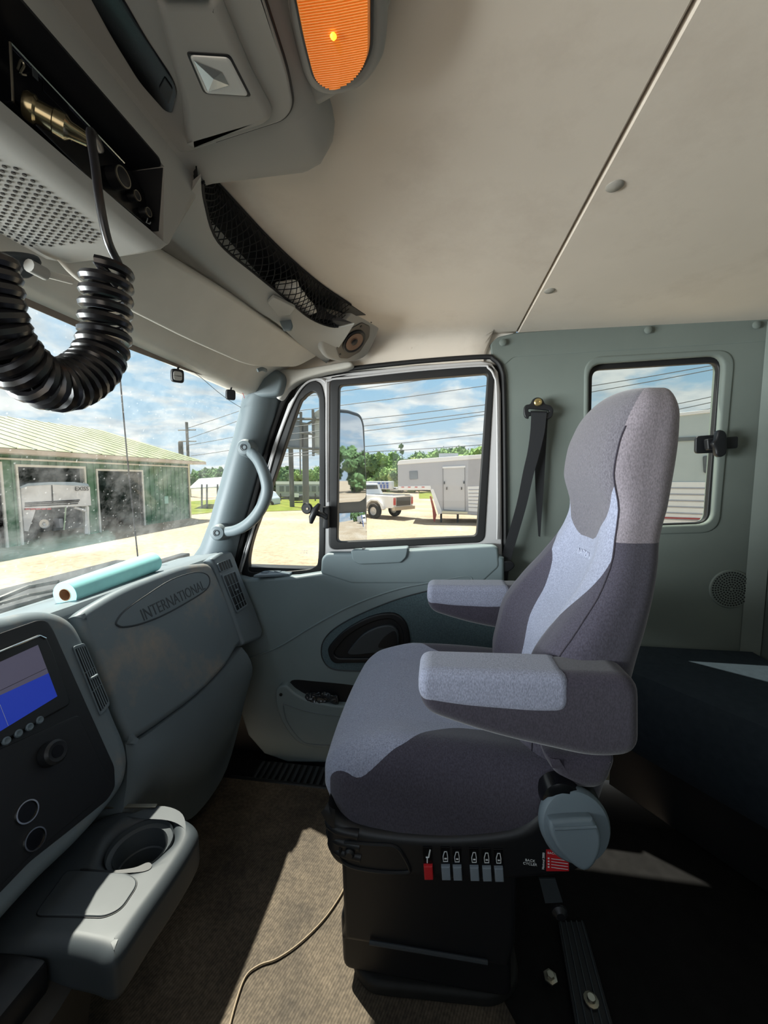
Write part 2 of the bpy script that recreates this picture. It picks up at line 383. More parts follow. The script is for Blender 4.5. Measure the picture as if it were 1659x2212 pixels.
def softbox(name, half, rad, res, fn, m, parent=None, attrs=None):
    """rounded box on a fine grid, every point sent through fn(p)"""
    bm = bmesh.new(); hx, hy, hz = half; cache = {}
    def put(p):
        k = (round(p[0], 6), round(p[1], 6), round(p[2], 6))
        if k not in cache:
            P = Vector(p); q = Vector([max(-h+rad, min(h-rad, c)) for c, h in zip(P, half)])
            d = P-q
            cache[k] = bm.verts.new(q+(d.normalized()*rad if d.length > 1e-9 else d))
        return cache[k]
    dims = [max(2, int(round(2*h/res))) for h in half]
    for ax in range(3):
        a, b = [i for i in range(3) if i != ax]
        for sgn in (-1, 1):
            for i in range(dims[a]):
                for j in range(dims[b]):
                    vs = []
                    for di, dj in ((0, 0), (1, 0), (1, 1), (0, 1)):
                        p = [0, 0, 0]; p[ax] = sgn*half[ax]
                        p[a] = -half[a]+2*half[a]*(i+di)/dims[a]; p[b] = -half[b]+2*half[b]*(j+dj)/dims[b]
                        vs.append(put(p))
                    if len(set(vs)) > 2:
                        try: bm.faces.new(list(dict.fromkeys(vs)))
                        except ValueError: pass
    me = bpy.data.meshes.new(name)
    src = None
    for v in bm.verts: v.co = Vector(fn(v.co.copy()))
    bmesh.ops.recalc_face_normals(bm, faces=bm.faces); bm.to_mesh(me); bm.free()
    if attrs:
        for an, af in attrs.items():
            at = me.attributes.new(an, 'FLOAT', 'POINT')
            for i, v in enumerate(me.vertices): at.data[i].value = af(v.co)
    return finish(name, me, m, parent, True)
def text(name, s, size, pos, ux, uy, m, parent=None, depth=0.0006, align='CENTER', sx=1.0):
    cu_ = bpy.data.curves.new('tmp', 'FONT'); cu_.body = s; cu_.size = size; cu_.align_x = align; cu_.align_y = 'CENTER'; cu_.extrude = depth
    cu_.resolution_u = 3
    ob = bpy.data.objects.new('tmp', cu_); col.objects.link(ob)
    dg = bpy.context.evaluated_depsgraph_get(); me = bpy.data.meshes.new_from_object(ob.evaluated_get(dg))
    bpy.data.objects.remove(ob); bpy.data.curves.remove(cu_)
    ux = Vector(ux).normalized(); uy = Vector(uy).normalized(); uz = ux.cross(uy)
    for v in me.vertices: v.co = Vector(pos)+ux*v.co.x*sx+uy*v.co.y+uz*v.co.z
    me.materials.clear(); me.name = name
    return finish(name, me, m, parent)
def copy_tree(o, parent=None):
    c = o.copy(); col.objects.link(c); WL[c.name] = WL[o.name].copy()
    if parent is not None: c.parent = parent
    for ch in list(o.children): copy_tree(ch, c)
    return c
def lerp(tab, z):
    # monotone cubic through the table
    if z <= tab[0][0]: return tab[0][1]
    if z >= tab[-1][0]: return tab[-1][1]
    k = len(tab); s = [(tab[i+1][1]-tab[i][1])/(tab[i+1][0]-tab[i][0]) for i in range(k-1)]
    d = [s[0]]+[0 if s[i-1]*s[i] <= 0 else 2*s[i-1]*s[i]/(s[i-1]+s[i]) for i in range(1, k-1)]+[s[-1]]
    for i in range(k-1):
        a, x = tab[i]; b, y = tab[i+1]
        if z <= b:
            h = b-a; t = (z-a)/h
            return x*(2*t**3-3*t*t+1)+h*d[i]*(t**3-2*t*t+t)+y*(3*t*t-2*t**3)+h*d[i+1]*(t**3-t*t)
    return tab[-1][1]
def PY(Y, *pts): return [oY(x, y, Y) for x, y in pts]
def PD(off, *pts): return [oD(x, y, off) for x, y in pts]
def PX(X, *pts): return [oX(x, y, X) for x, y in pts]
def PZ(Z, *pts): return [oZ(x, y, Z) for x, y in pts]

# ================================================ CAB SHELL (the setting)
YW = 1.42; YD = 1.355
def S(o): o['kind'] = 'structure'; return o
# floor
S(box('floor', (-1.35, -0.5, -0.03), (1.06, 1.19, -0.004), mat('black_floor_rubber', (22, 21, 21), 0.85, bump=0.5, bscale=240, var=0.25, vscale=30, spec=0.15), bev=0.004))
fm = plate('floor_mat', rnd([Vector((-1.0, -0.4, 0)), Vector((0.20, -0.4, 0)), Vector((0.20, 0.62, 0)), Vector((0.12, 0.76, 0)), Vector((0.0, 1.185, 0)), Vector((-1.0, 1.185, 0))], 0.03), (0, 0, 1), 0.004, M['floor'], bev=0.0015)
tag(fm, 'dusty ribbed rubber floor mat in front of the seat', 'floor mat')
S(box('trim_1', (-1.35, 1.19, -0.12), (1.06, 1.47, -0.07), M['black'], bev=0.004))
# roof skin and headliner
S(box('trim_2', (-0.74, -0.52, 1.575), (1.10, 1.50, 1.60), M['black'], bev=0.004))
prof = [(-0.5, 1.547), (1.33, 1.547), (1.37, 1.543), (1.395, 1.532), (1.41, 1.51), (1.418, 1.48), (1.42, 1.452), (1.45, 1.452), (1.45, 1.57), (-0.5, 1.57)]
def headpanel(x0, x1, pr):
    return [[Vector((x, y, z)) for y, z in pr] for x in ([x0, x0+0.004, x1-0.004, x1])]
prof_f = [(-0.5, 1.547), (1.33, 1.547), (1.36, 1.547), (1.38, 1.547), (1.395, 1.547), (1.405, 1.547), (1.415, 1.547), (1.45, 1.548), (1.45, 1.57), (-0.5, 1.57)]
rg = [[Vector((x, y, z)) for y, z in pr_] for x, pr_ in ((-0.72, prof), (-0.716, prof), (0.10, prof), (0.150, prof), (0.178, prof_f), (0.2545, prof_f), (0.2585, prof_f))]
for r in (rg[0], rg[-1]):
    for p in r:
        if p.z < 1.56 and p.y < 1.45: p.z += 0.004
b = rings_bm(rg); bmesh.ops.recalc_face_normals(b, faces=b.faces); S(frombm('ceiling', b, M['headliner'], None, True))
prof2 = [(-0.5, 1.547), (1.425, 1.547), (1.425, 1.57), (-0.5, 1.57)]
rg = headpanel(0.2615, 1.07, prof2)
for r in (rg[0], rg[-1]):
    for p in r:
        if p.z < 1.56: p.z += 0.004
b = rings_bm(rg); bmesh.ops.recalc_face_normals(b, faces=b.faces)
S(frombm('ceiling', b, M['headliner'], None, True))
S(box('trim_11', (-0.74, 1.428, 1.445), (0.25, 1.49, 1.58), M['trimw'], bev=0))
# right wall behind the door, with the rear side window
wo_ = PY(YW, (1094, 1400), (1096, 1180), (1093, 830), (1086, 790), (1064, 768), (1058, 745), (1075, 728), (1117, 717))
wl = [Vector((0.235, YW, -0.05))]+wo_+[Vector((1.07, YW, 1.547)), Vector((1.07, YW, -0.05))]
hole = rnd(PY(YW, (1272, 784), (1568, 764), (1542, 1134), (1268, 1144)), 0.045, 6)
wr = S(plate('wall_right', wl, (0, -1, 0), 0.06, M['wall'], holes=[hole], bev=0.006, seg=3))
rim = rnd(PY(YW-0.004, (1262, 770), (1592, 752), (1556, 1152), (1258, 1160)), 0.06, 8)
plate('window_surround', rim, (0, -1, 0), 0.02, M['wall'], wr, holes=[rnd(PY(YW-0.004, (1274, 786), (1566, 766), (1540, 1132), (1270, 1142)), 0.045, 6)], bev=0.008, seg=3)
# upper edge moulding of the wall trim
plate('upper_moulding', rnd(PY(YW-0.002, (1062, 768), (1059, 742), (1076, 727), (1117, 718), (1700, 672), (1700, 735), (1600, 742), (1300, 760), (1110, 772), (1090, 790)), 0.01, 4), (0, -1, 0), 0.012, M['wall'], wr, bev=0.005, seg=3)
w3 = S(plate('window_3', rnd(PY(YW+0.035, (1272, 784), (1568, 764), (1542, 1134), (1268, 1144)), 0.045, 6), (0, -1, 0), 0.004, M['bglass'], bev=0))
plate('window_seal', rnd(PY(YW+0.022, (1272, 782), (1568, 763), (1543, 1135), (1267, 1145)), 0.045, 6), (0, -1, 0), 0.02, M['seal'], w3,
      holes=[rnd(PY(YW+0.022, (1280, 799), (1554, 782), (1526, 1128), (1273, 1137)), 0.03, 6)], bev=0.004)
# latch of the rear side window
lt = thing('window_latch', oY(1548, 960, YW), 'black cross-shaped latch at the rear edge of the rear side window', 'latch')
plate('latch_plate', rnd(PY(YW-0.004, (1504, 942), (1552, 938), (1550, 978), (1503, 980)), 0.012, 4), (0, -1, 0), 0.012, M['black'], lt, bev=0.003)
plate('lever', rnd(PY(YW-0.03, (1528, 948), (1596, 942), (1595, 968), (1530, 972)), 0.006, 3), (0, -1, 0), 0.02, M['black'], lt, bev=0.004)
plate('turn_knob', spl(PY(YW-0.045, (1552, 931), (1562, 929), (1571, 938), (1572, 958), (1571, 978), (1560, 987), (1549, 983), (1546, 970), (1540, 958), (1547, 948)), 4), (0, -1, 0), 0.02, M['black'], lt, bev=0.006)
# rear wall and driver-side shell, behind the camera
S(box('wall_back', (1.055, -0.52, -0.05), (1.09, 1.46, 1.57), M['wall'], bev=0.01))
lo = [Vector((-0.95, -0.5, -0.05)), Vector((1.07, -0.5, -0.05)), Vector((1.07, -0.5, 1.55)), Vector((-0.65, -0.5, 1.55)), Vector((-0.95, -0.5, 0.75))]
lh = rnd([Vector((-0.6, -0.5, 0.8)), Vector((0.25, -0.5, 0.8)), Vector((0.25, -0.5, 1.42)), Vector((-0.45, -0.5, 1.42))], 0.04)
S(plate('wall_left', lo, (0, 1, 0), 0.05, M['wall'], holes=[lh], bev=0.004))
# corner cove at the back of the right wall
tube_pts = [Vector((1.04, 1.405, z)) for z in (0.0, 0.5, 1.0, 1.54)]
S(strip('trim_3', tube_pts, 0.05, 0.02, (-1, -1, 0), M['wall']))
# body seal round the passenger door
seal = spl(PY(YW-0.004, (1092, 1330), (1091, 1080), (1088, 850), (1083, 798), (1066, 776), (1040, 771), (900, 781), (760, 796), (690, 806), (645, 824), (612, 868), (580, 960), (545, 1090), (512, 1200), (500, 1260)), 5, False)
S(tube('trim_4', seal, 0.0085, M['seal'], n=8))
S(strip('trim_12', [p+Vector((0, 0.036, 0)) for p in seal], 0.056, 0.012, (0, -1, 0), M['seal']))

# ================================================ PASSENGER DOOR
dr = S(empty('door_1', (-0.1, YW, -0.03)))
fo = PY(YW-0.012, (1086, 1600), (1086, 1300), (1084, 1080), (1082, 850), (1076, 803), (1062, 784), (1038, 779), (900, 789), (760, 804), (692, 815), (652, 832), (622, 872), (588, 965), (553, 1095), (512, 1235), (500, 1330), (560, 1500), (640, 1600))
mh = rnd(PY(YW-0.012, (713, 815), (1068, 789), (1046, 1170), (712, 1188)), 0.03, 5)
vh = spl(PY(YW-0.012, (665, 824), (686, 824), (698, 842), (703, 900), (702, 1100), (700, 1215), (688, 1240), (650, 1250), (545, 1252), (522, 1240), (524, 1205), (548, 1105), (590, 975), (632, 862), (645, 834)), 4)
plate('door_frame', fo, (0, -1, 0), 0.04, M['paint'], dr, holes=[mh, vh], bev=0.006, seg=3)
# bright inner lip of the frame
lip = spl(PY(YW-0.02, (1074, 1165), (1075, 1080), (1073, 855), (1067, 812), (1055, 795), (1036, 790), (900, 800), (762, 815), (712, 822), (706, 850), (706, 1085)), 5, False)
tube('frame_lip', lip, 0.004, M['paint'], dr, n=6)
lip2 = spl(PY(YW-0.02, (704, 826), (690, 819), (660, 829), (632, 870), (596, 965), (560, 1098), (520, 1235)), 5, False)
tube('frame_lip', lip2, 0.004, M['paint'], dr, n=6)
plate('window_seal', rnd(PY(YW-0.016, (713, 815), (1069, 788), (1047, 1172), (711, 1188)), 0.03, 5), (0, -1, 0), 0.03, M['seal'], dr,
      holes=[rnd(PY(YW-0.016, (732, 832), (1054, 806), (1029, 1158), (728, 1171)), 0.014, 4)], bev=0.004, seg=2)
vg = spl(PY(YW-0.016, (667, 849), (677, 846), (686, 856), (689, 890), (689, 1100), (687, 1205), (678, 1225), (650, 1232), (552, 1237), (536, 1222), (543, 1172), (566, 1105), (597, 1018), (643, 881), (655, 860)), 4)
vo2 = spl(PY(YW-0.016, (665, 824), (686, 824), (698, 842), (703, 900), (702, 1100), (700, 1215), (688, 1240), (650, 1250), (545, 1252), (522, 1240), (524, 1205), (548, 1105), (590, 975), (632, 862), (645, 834)), 4)
plate('vent_window_seal', vo2, (0, -1, 0), 0.03, M['seal'], dr, holes=[vg], bev=0.004, seg=2)
S(plate('window_1', rnd(PY(YW+0.006, (722, 822), (1062, 796), (1038, 1172), (718, 1188)), 0.02, 4), (0, -1, 0), 0.004, M['glass'], bev=0))
w2 = S(plate('window_2', spl(PY(YW+0.004, (665, 836), (682, 836), (694, 856), (697, 900), (697, 1100), (694, 1215), (680, 1240), (650, 1246), (545, 1248), (528, 1236), (532, 1195), (556, 1105), (592, 1000), (638, 870), (650, 846)), 4), (0, -1, 0), 0.004, M['glass'], bev=0))
text('glass_marking', 'T304 N\nDOT 40', 0.009, oY(657, 1192, YW-0.002), EX, EZ, M['icon'], w2, 0.0002)
# lower door trim
po = PY(YD, (470, 1236), (530, 1252), (640, 1246), (692, 1238), (1078, 1200), (1090, 1205), (1092, 1640), (720, 1650), (620, 1648), (570, 1630), (535, 1590), (505, 1500), (470, 1400))
plate('door_panel', po, (0, -1, 0), 0.05, M['door'], dr, bev=0.012, seg=4)
blk = rnd(PY(YD-0.003, (692, 1240), (694, 1206), (704, 1196), (760, 1196), (1068, 1178), (1077, 1184), (1080, 1225), (1040, 1262), (900, 1262), (760, 1262)), 0.012, 4)
plate('armrest_ledge', blk, (0, -1, 0), 0.055, M['door'], dr, bev=0.010, seg=4)
cup = rnd(PY(YD-0.012, (757, 1190), (882, 1183), (878, 1204), (866, 1216), (776, 1220), (762, 1212)), 0.008, 4)
chl = rnd(PY(YD-0.012, (776, 1192), (856, 1188), (850, 1200), (782, 1203)), 0.008, 4)
pc = plate('pull_cup', cup, (0, -1, 0), 0.05, M['door'], dr, bev=0.005, seg=3)
plate('pull_cup_slot', rnd(PZ(oY(820, 1190, YD-0.012).z+0.0012, (781, 1188), (862, 1183), (858, 1176), (784, 1180)), 0.01, 4), (0, 0, 1), 0.002, M['dashdk'], pc, bev=0.0003)
# switch plate on the ledge
zt = oY(600, 1247, YD).z
sw = plate('switch_plate', rnd(PZ(zt+0.010, (546, 1243), (625, 1240), (640, 1229), (572, 1232)), 0.006, 3), (0, 0, 1), 0.010, M['knob'], dr, bev=0.003)
for cx, cy in ((572, 1237), (600, 1235)):
    p = oZ(cx, cy, zt+0.010); box('switch_button', p-Vector((0.013, 0.007, 0.001)), p+Vector((0.013, 0.007, 0.003)), M['knob'], sw, bev=0.002)
# window regulator latch of the vent pane
vl = thing('vent_window_latch', oY(702, 1115, YW-0.02), 'black wing-shaped latch on the bar between vent pane and main door window', 'latch')
box('latch_base', oY(697, 1142, YW-0.05), oY(712, 1094, YW-0.03)+Vector((0, 0.03, 0)), M['black'], vl, bev=0.004)
tube('latch_arm', [oY(706, 1118, YW-0.05), oY(695, 1112, YW-0.055), oY(684, 1108, YW-0.06)], 0.010, M['black'], vl, n=10)
tube('wing_grip', [oY(672, 1130, YW-0.07), oY(674, 1118, YW-0.075), oY(682, 1100, YW-0.07), oY(690, 1088, YW-0.065)], 0.011, M['black'], vl, n=12, scale=[0.55, 1.1, 1.1, 0.5])
lathe('latch_disc', [(0.001, -0.004), (0.018, -0.004), (0.021, 0), (0.021, 0.006), (0.017, 0.010), (0.001, 0.010)], oY(664, 1098, YW-0.035), (0, -1, 0), M['black'], vl)
lathe('latch_screw', [(0.001, 0), (0.004, 0), (0.004, 0.003), (0.001, 0.003)], oY(664, 1099, YW-0.045), (0, -1, 0), M['chrome'], vl, 12)
# moulded crease across the trim
cr_ = spl(PY(YD-0.001, (532, 1424), (600, 1398), (680, 1350), (760, 1308), (850, 1275), (930, 1258), (1010, 1245), (1020, 1262), (1022, 1290)), 6, False)
tube('panel_crease', cr_, 0.0035, M['door'], dr, n=8)
# carpet inset with door handle
cp = spl(PY(YD-0.0015, (694, 1404), (700, 1382), (722, 1358), (770, 1330), (850, 1297), (930, 1275), (1015, 1262), (1072, 1258), (1085, 1300), (1088, 1400), (1080, 1455), (980, 1455), (860, 1450), (760, 1449), (716, 1444), (698, 1426)), 5)
plate('carpet_inset', cp, (0, -1, 0), 0.008, M['carpet'], dr, bev=0.002)
tube('inset_border', spl(PY(YD-0.003, (694, 1404), (700, 1382), (722, 1358), (770, 1330), (850, 1297), (930, 1275), (1015, 1262), (1072, 1258), (1085, 1300), (1088, 1400), (1080, 1455), (980, 1455), (860, 1450), (760, 1449), (716, 1444), (698, 1426)), 4), 0.0022, M['dashdk'], dr, closed=True, n=6)
hb = spl(PY(YD-0.012, (708, 1410), (714, 1392), (744, 1362), (790, 1336), (830, 1325), (858, 1328), (878, 1348), (886, 1385), (882, 1418), (872, 1428), (820, 1432), (750, 1433), (720, 1432)), 5)
hi_ = spl(PY(YD-0.012, (722, 1412), (728, 1400), (752, 1374), (792, 1350), (828, 1339), (850, 1341), (866, 1358), (872, 1386), (869, 1410), (860, 1418), (820, 1421), (752, 1422), (730, 1421)), 5)
h = plate('door_handle', hb, (0, -1, 0), 0.02, M['black'], dr, holes=[hi_], bev=0.006, seg=4)
plate('handle_dish', hb, (0, -1, 0), 0.002, M['blackg'] if False else M['black'], h, bev=0.0005).location += Vector((0, 0.0085, 0))
lv = spl(PY(YD-0.016, (752, 1414), (756, 1402), (782, 1372), (812, 1356), (842, 1351), (858, 1362), (862, 1382), (858, 1404), (846, 1410), (800, 1413), (770, 1416)), 5)
plate('handle_lever', lv, (0, -1, 0), 0.014, M['dashdk'], h, bev=0.006, seg=4)
plate('lever_recess', spl(PY(YD-0.0172, (817, 1398), (826, 1380), (842, 1366), (853, 1364), (858, 1380), (855, 1400), (836, 1400)), 5), (0, -1, 0), 0.003, M['black'], h, bev=0.001)
# map pocket
pk = spl(PY(YD-0.03, (594, 1500), (602, 1484), (618, 1482), (634, 1496), (664, 1512), (720, 1524), (790, 1532), (800, 1560), (800, 1614), (720, 1616), (670, 1614), (640, 1602), (612, 1566), (598, 1530)), 5)
p = plate('map_pocket', pk, (0, -1, 0), 0.035, M['door'], dr, bev=0.008, seg=4)
tube('pocket_groove', spl(PY(YD-0.0305, (612, 1520), (660, 1536), (720, 1546), (800, 1552)), 5, False), 0.002, M['dash2'], p, n=6)
tube('pocket_groove', spl(PY(YD-0.0305, (612, 1524), (620, 1558), (650, 1598), (680, 1608), (760, 1610)), 5, False), 0.002, M['dash2'], p, n=6)
lathe('pocket_rivet', [(0.001, 0), (0.006, 0), (0.006, 0.003), (0.001, 0.003)], oY(607, 1500, YD-0.03), (0, -1, 0), M['black'], p, 12)
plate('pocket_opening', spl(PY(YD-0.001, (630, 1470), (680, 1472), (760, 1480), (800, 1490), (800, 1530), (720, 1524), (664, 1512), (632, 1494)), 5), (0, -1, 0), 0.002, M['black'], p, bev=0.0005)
# crumpled plastic bag in the pocket
def crumple(name, c, half, m, amp=0.012, sc_=40, parent=None):
    def fn(q):
        n_ = noise.noise_vector(q*sc_)+noise.noise_vector(q*sc_*2.3)*0.5
        return c+q+n_*amp
    return softbox(name, half, min(half)*0.9, min(half)*0.22, fn, m, parent)
bg_ = crumple('plastic_bag', oY(695, 1507, YD-0.017), (0.062, 0.010, 0.018), M['bag'])
tag(bg_, 'crumpled dark plastic bag tucked in the door map pocket', 'bag')
# ribbed entry step between floor and door
st = thing('entry_step', (-0.5, 1.25, -0.06), 'black ribbed entry step beside the lower edge of the passenger door', 'step')
box('step_tray', (-0.72, 1.195, -0.07), (-0.02, 1.34, -0.045), M['black'], st, bev=0.006)
bm = bmesh.new()
for i in range(26): box(None, (-0.66+i*0.024, 1.215, -0.045), (-0.648+i*0.024, 1.325, -0.036), M['black'], bev=0.002, bm=bm)
frombm('step_ribs', bm, M['dashdk'], st, True)
tube('step_edge', [Vector((-0.72, 1.195, -0.012)), Vector((-0.3, 1.195, -0.012)), Vector((0.1, 1.195, -0.012))], 0.012, M['black'], st)

# ================================================ A-PILLAR AND WINDSHIELD
ap = [(526, 850, 604, 838), (505, 940, 590, 900), (488, 1000, 568, 965), (470, 1065, 548, 1040), (452, 1130, 528, 1110), (432, 1180, 514, 1170), (410, 1212, 502, 1225), (392, 1240, 498, 1262)]
rings = []
for x0, y0, x1, y1 in ap:
    a = oY(x0, y0, 1.40); c = oY(x1, y1, 1.40); r = []
    for i in range(13):
        t = i/12; q = a.lerp(c, t); q.y -= 0.055*math.sin(PI*t)**0.7; r.append(q)
    r += [c+Vector((0, 0.05, 0)), a+Vector((0, 0.05, 0))]
    rings.append(r)
sm = []
for i in range(len(rings)-1):
    for k in range(4):
        t = k/4; sm.append([p.lerp(q, t) for p, q in zip(rings[i], rings[i+1])])
sm.append(rings[-1])
b = rings_bm(sm); bmesh.ops.recalc_face_normals(b, faces=b.faces)
apo = S(frombm('trim_5', b, M['pillar'], None, True))
# pillar cap where it meets the header
capo = spl(PY(1.345, (532, 846), (534, 820), (544, 802), (575, 795), (602, 800), (612, 815), (608, 838), (598, 852), (570, 856), (545, 856)), 4)
S(plate('trim_6', capo, (0, -1, 0), 0.06, M['pillar'], bev=0.014, seg=4))
capb = spl(PY(1.375, (590, 812), (600, 798), (650, 796), (700, 788), (752, 780), (756, 792), (700, 804), (650, 819), (622, 838), (604, 862), (592, 850)), 4)
S(plate('trim_9', capb, (0, -1, 0), 0.05, M['trimw'], bev=0.008, seg=3))
S(box('trim_10', (-1.05, 1.415, -0.12), (-0.42, 1.47, 0.70), M['black'], bev=0))
# windshield
wsn = Vector((0.66, 0, -0.29)).normalized(); WD = wsn.dot(Vector((-0.70, 0, 1.36)))
def oW(x, y, off=0): return onp(x, y, wsn, WD+off)
ws = [Vector((-0.655, -0.45, 1.46)), Vector((-0.655, 1.47, 1.46)), Vector((-1.0, 1.47, 0.68)), Vector((-1.0, -0.45, 0.68))]
ws = [p-wsn*(wsn.dot(p)-WD) for p in ws]
w4 = S(plate('window_4', ws, wsn, 0.005, M['wglass'], bev=0))
# header: dark glass frit strip, pale header trim
hd = [oW(x, y, 0.012) for x, y in ((-400, 462), (0, 636), (130, 692), (260, 748), (400, 800), (525, 837), (560, 842), (560, 834), (525, 829), (400, 787), (260, 733), (130, 668), (0, 611), (-400, 437))]
S(plate('trim_7', hd, wsn, 0.008, mat('header_edge', (122, 112, 104), 0.8, var=0.1, vscale=30), bev=0.002))
vn = Vector((0.12, 0, -0.17)).normalized(); VD = vn.dot(Vector((-0.46, 0, 1.455)))
def oV(x, y, off=0): return onp(x, y, vn, VD+off)
# the header trim lies just in front of the visor plane: dir-Y prism, section measured from the photo's edges
hxs = [(-0.700, 1.350), (-0.657, 1.358), (-0.648, 1.368), (-0.622, 1.405), (-0.50, 1.49), (-0.44, 1.505), (-0.44, 1.565), (-0.74, 1.565), (-0.76, 1.37)]
hdr = [[Vector((x, y, z)) for x, z in hxs] for y in (-0.45, 0.4, 1.0, 1.40)]
b = rings_bm(hdr); bmesh.ops.recalc_face_normals(b, faces=b.faces)
S(frombm('trim_8', b, M['trimw'], None, True))

# ================================================ HEADER SHELF, VISOR, NET, SPEAKER
sh = thing('header_shelf', (-0.40, 0.9, 1.47), 'pale moulded shelf above the windshield running from overhead console to door', 'shelf')
ZS = 1.475
lowe = [(330, 536), (352, 540), (420, 579), (470, 612), (520, 648), (556, 671), (582, 655), (600, 668), (604, 700), (640, 742), (700, 782), (760, 782)]
low2 = [oZ(x, y, 1.468) for x, y in ((335, 520), (352, 540), (420, 579), (470, 612), (520, 648), (553, 670))]
lip_ = [oZ(x, y, 1.492) for x, y in ((432, 400), (436, 440), (455, 495), (500, 545), (560, 600), (610, 645))]
# panel between its windshield-side edge and the lip of the tray
def loft2(name, A, B, th, m, parent):
    rings = []
    for a, c in zip(A, B):
        up = Vector((0, 0, th)); mid = (a+c)/2-Vector((0, 0, 0.004))
        rings.append([a+up*0.6, a, a.lerp(mid, 0.5)-Vector((0, 0, 0.003)), mid-Vector((0, 0, 0.002)), mid.lerp(c, 0.5)-Vector((0, 0, 0.003)), c, c+Vector((0, 0, 0.003)), c.lerp(a, 0.3)+up*0.3])
    b = rings_bm(rings); bmesh.ops.recalc_face_normals(b, faces=b.faces); return frombm(name, b, m, parent, True)
A = spl([oZ(x, y, 1.468) for x, y in ((330, 520), (356, 542), (420, 579), (490, 626), (553, 670), (600, 700), (650, 745), (705, 785))], 5, False)
B = spl([oZ(x, y, 1.486) for x, y in ((434, 380), (440, 440), (470, 525), (545, 590), (620, 650), (670, 690), (720, 708), (765, 700))], 5, False)
loft2('shelf_panel', A, B, 0.05, M['trim'], sh)
# dark well of the tray behind the net
wellA = [p+Vector((-0.005, 0, 0.004)) for p in B]
wellB = spl([oZ(x, y, 1.5465) for x, y in ((442, 362), (456, 382), (500, 430), (580, 515), (650, 580), (700, 620), (745, 650), (790, 680))], 5, False)
rings = [[a, a+Vector((-0.07*k_, 0, 0.03)), a+Vector((-0.09*k_, 0, 0.055)), c+Vector((-0.05*k_, 0, -0.002)), c+Vector((0, 0, -0.001)), c+Vector((0, 0, 0.003)), a+Vector((-0.12*k_, 0, 0.085)), a+Vector((-0.12*k_, 0, 0.02))] for a, c, k_ in zip(wellA, wellB, [min(1, 0.05+i/12) for i in range(99)])]
b = rings_bm(rings); bmesh.ops.recalc_face_normals(b, faces=b.faces)
frombm('shelf_well', b, M['black'], sh, True)
# papers in the net
for k_, (pts, lab) in enumerate(((((592, 612), (640, 602), (668, 640), (690, 668), (672, 682), (640, 664), (604, 640)), 'folded white paper bundled inside the storage net near its door end'),)):
    pp = crumple('folded_paper', oZ(640, 645, 1.515)+Vector((0, 0, 0)), (0.030, 0.075, 0.012), M['paper'], 0.006, 25)
    tag(pp, lab, 'paper')
# storage net: diamond mesh between lip and headliner
nt_ = thing('storage_net', (-0.36, 0.85, 1.51), 'black diamond-mesh storage net stretched over the header shelf opening', 'net')
NA = [a+Vector((0.002, 0, 0.002)) for a in B[2:-4]]; NB = [c+Vector((0.004, 0, -0.003)) for c in wellB[2:-4]]
def npt(u, v):
    f = u*(len(NA)-1); i = min(int(f), len(NA)-2); t = f-i
    a = NA[i].lerp(NA[i+1], t); c = NB[i].lerp(NB[i+1], t)
    p = a.lerp(c, v); s_ = math.sin(PI*v)*math.sin(PI*min(1, max(0, u)))
    return p+Vector((0.016, 0, -0.008))*s_+Vector((0, 0, 0.0025*math.sin(u*37)))
bm = bmesh.new(); NU, NV = 34, 7
def cordseg(p, q, r=0.0011): rings_bm(sweep_rings([p, q], False, circ(r, 5)), False, True, bm)
for i in range(NU):
    for j in range(NV):
        o_ = 0.5*(j % 2)
        a = npt(min(1, (i+o_)/NU), j/NV); 
        for d_ in (0.5, -0.5):
            u2 = (i+o_+d_)/NU
            if 0 <= u2 <= 1: cordseg(a, npt(u2, (j+1)/NV))
frombm('net_mesh', bm, M['net'], nt_, True)
tube('net_hem', NB, 0.0032, M['net'], nt_, n=6); tube('net_hem', NA, 0.0026, M['net'], nt_, n=6)
# speaker pod at the door end
pod = thing('ceiling_speaker', oZ(765, 730, 1.50), 'round speaker in a pale pod at the door end of the header shelf', 'speaker')
pn = Vector((0.56, -0.26, -0.75)).normalized(); pc_ = oZ(766, 736, 1.500); pd = pn.dot(pc_)
def oP(x, y, off=0): return onp(x, y, pn, pd+off)
plate('speaker_pod', spl([oP(x, y) for x, y in ((690, 706), (712, 712), (742, 690), (764, 665), (792, 668), (816, 690), (821, 712), (806, 748), (790, 772), (765, 783), (735, 784), (706, 776), (692, 752))], 4), pn, 0.05, M['trim'], pod, bev=0.014, seg=4)
plate('speaker_frame', rnd([oP(x, y, 0.003) for x, y in ((727, 752), (745, 718), (782, 697), (800, 706), (798, 728), (778, 760), (752, 775), (734, 774))], 0.008, 4), pn, 0.006, mat('dark_grey_metal', (88, 84, 80), 0.5, 0.3), pod, bev=0.001)
sc_ = oP(765, 738, 0.004); srx = 0.043
lathe('speaker_surround', [(0.001, -0.002), (srx, -0.002), (srx, 0.002), (srx*0.9, 0.004), (srx*0.78, 0.001), (srx*0.4, -0.0005), (0.001, -0.001)], sc_, pn, M['black'], pod, 28)
lathe('speaker_cone', [(srx*0.75, 0.0025), (srx*0.35, -0.0005), (srx*0.3, 0.001), (0.001, 0.004)], sc_, pn, mat('cone_brown', (120, 92, 76), 0.5), pod, 28)
lathe('dust_cap', [(srx*0.28, 0.003), (srx*0.2, 0.0055), (0.001, 0.006)], sc_, pn, M['black'], pod, 20)
for x, y in ((802, 695), (735, 765), (780, 705)): lathe('speaker_screw', [(0.001, 0), (0.0032, 0), (0.0032, 0.002), (0.001, 0.002)], oP(x, y, 0.003), pn, M['black'], pod, 10)
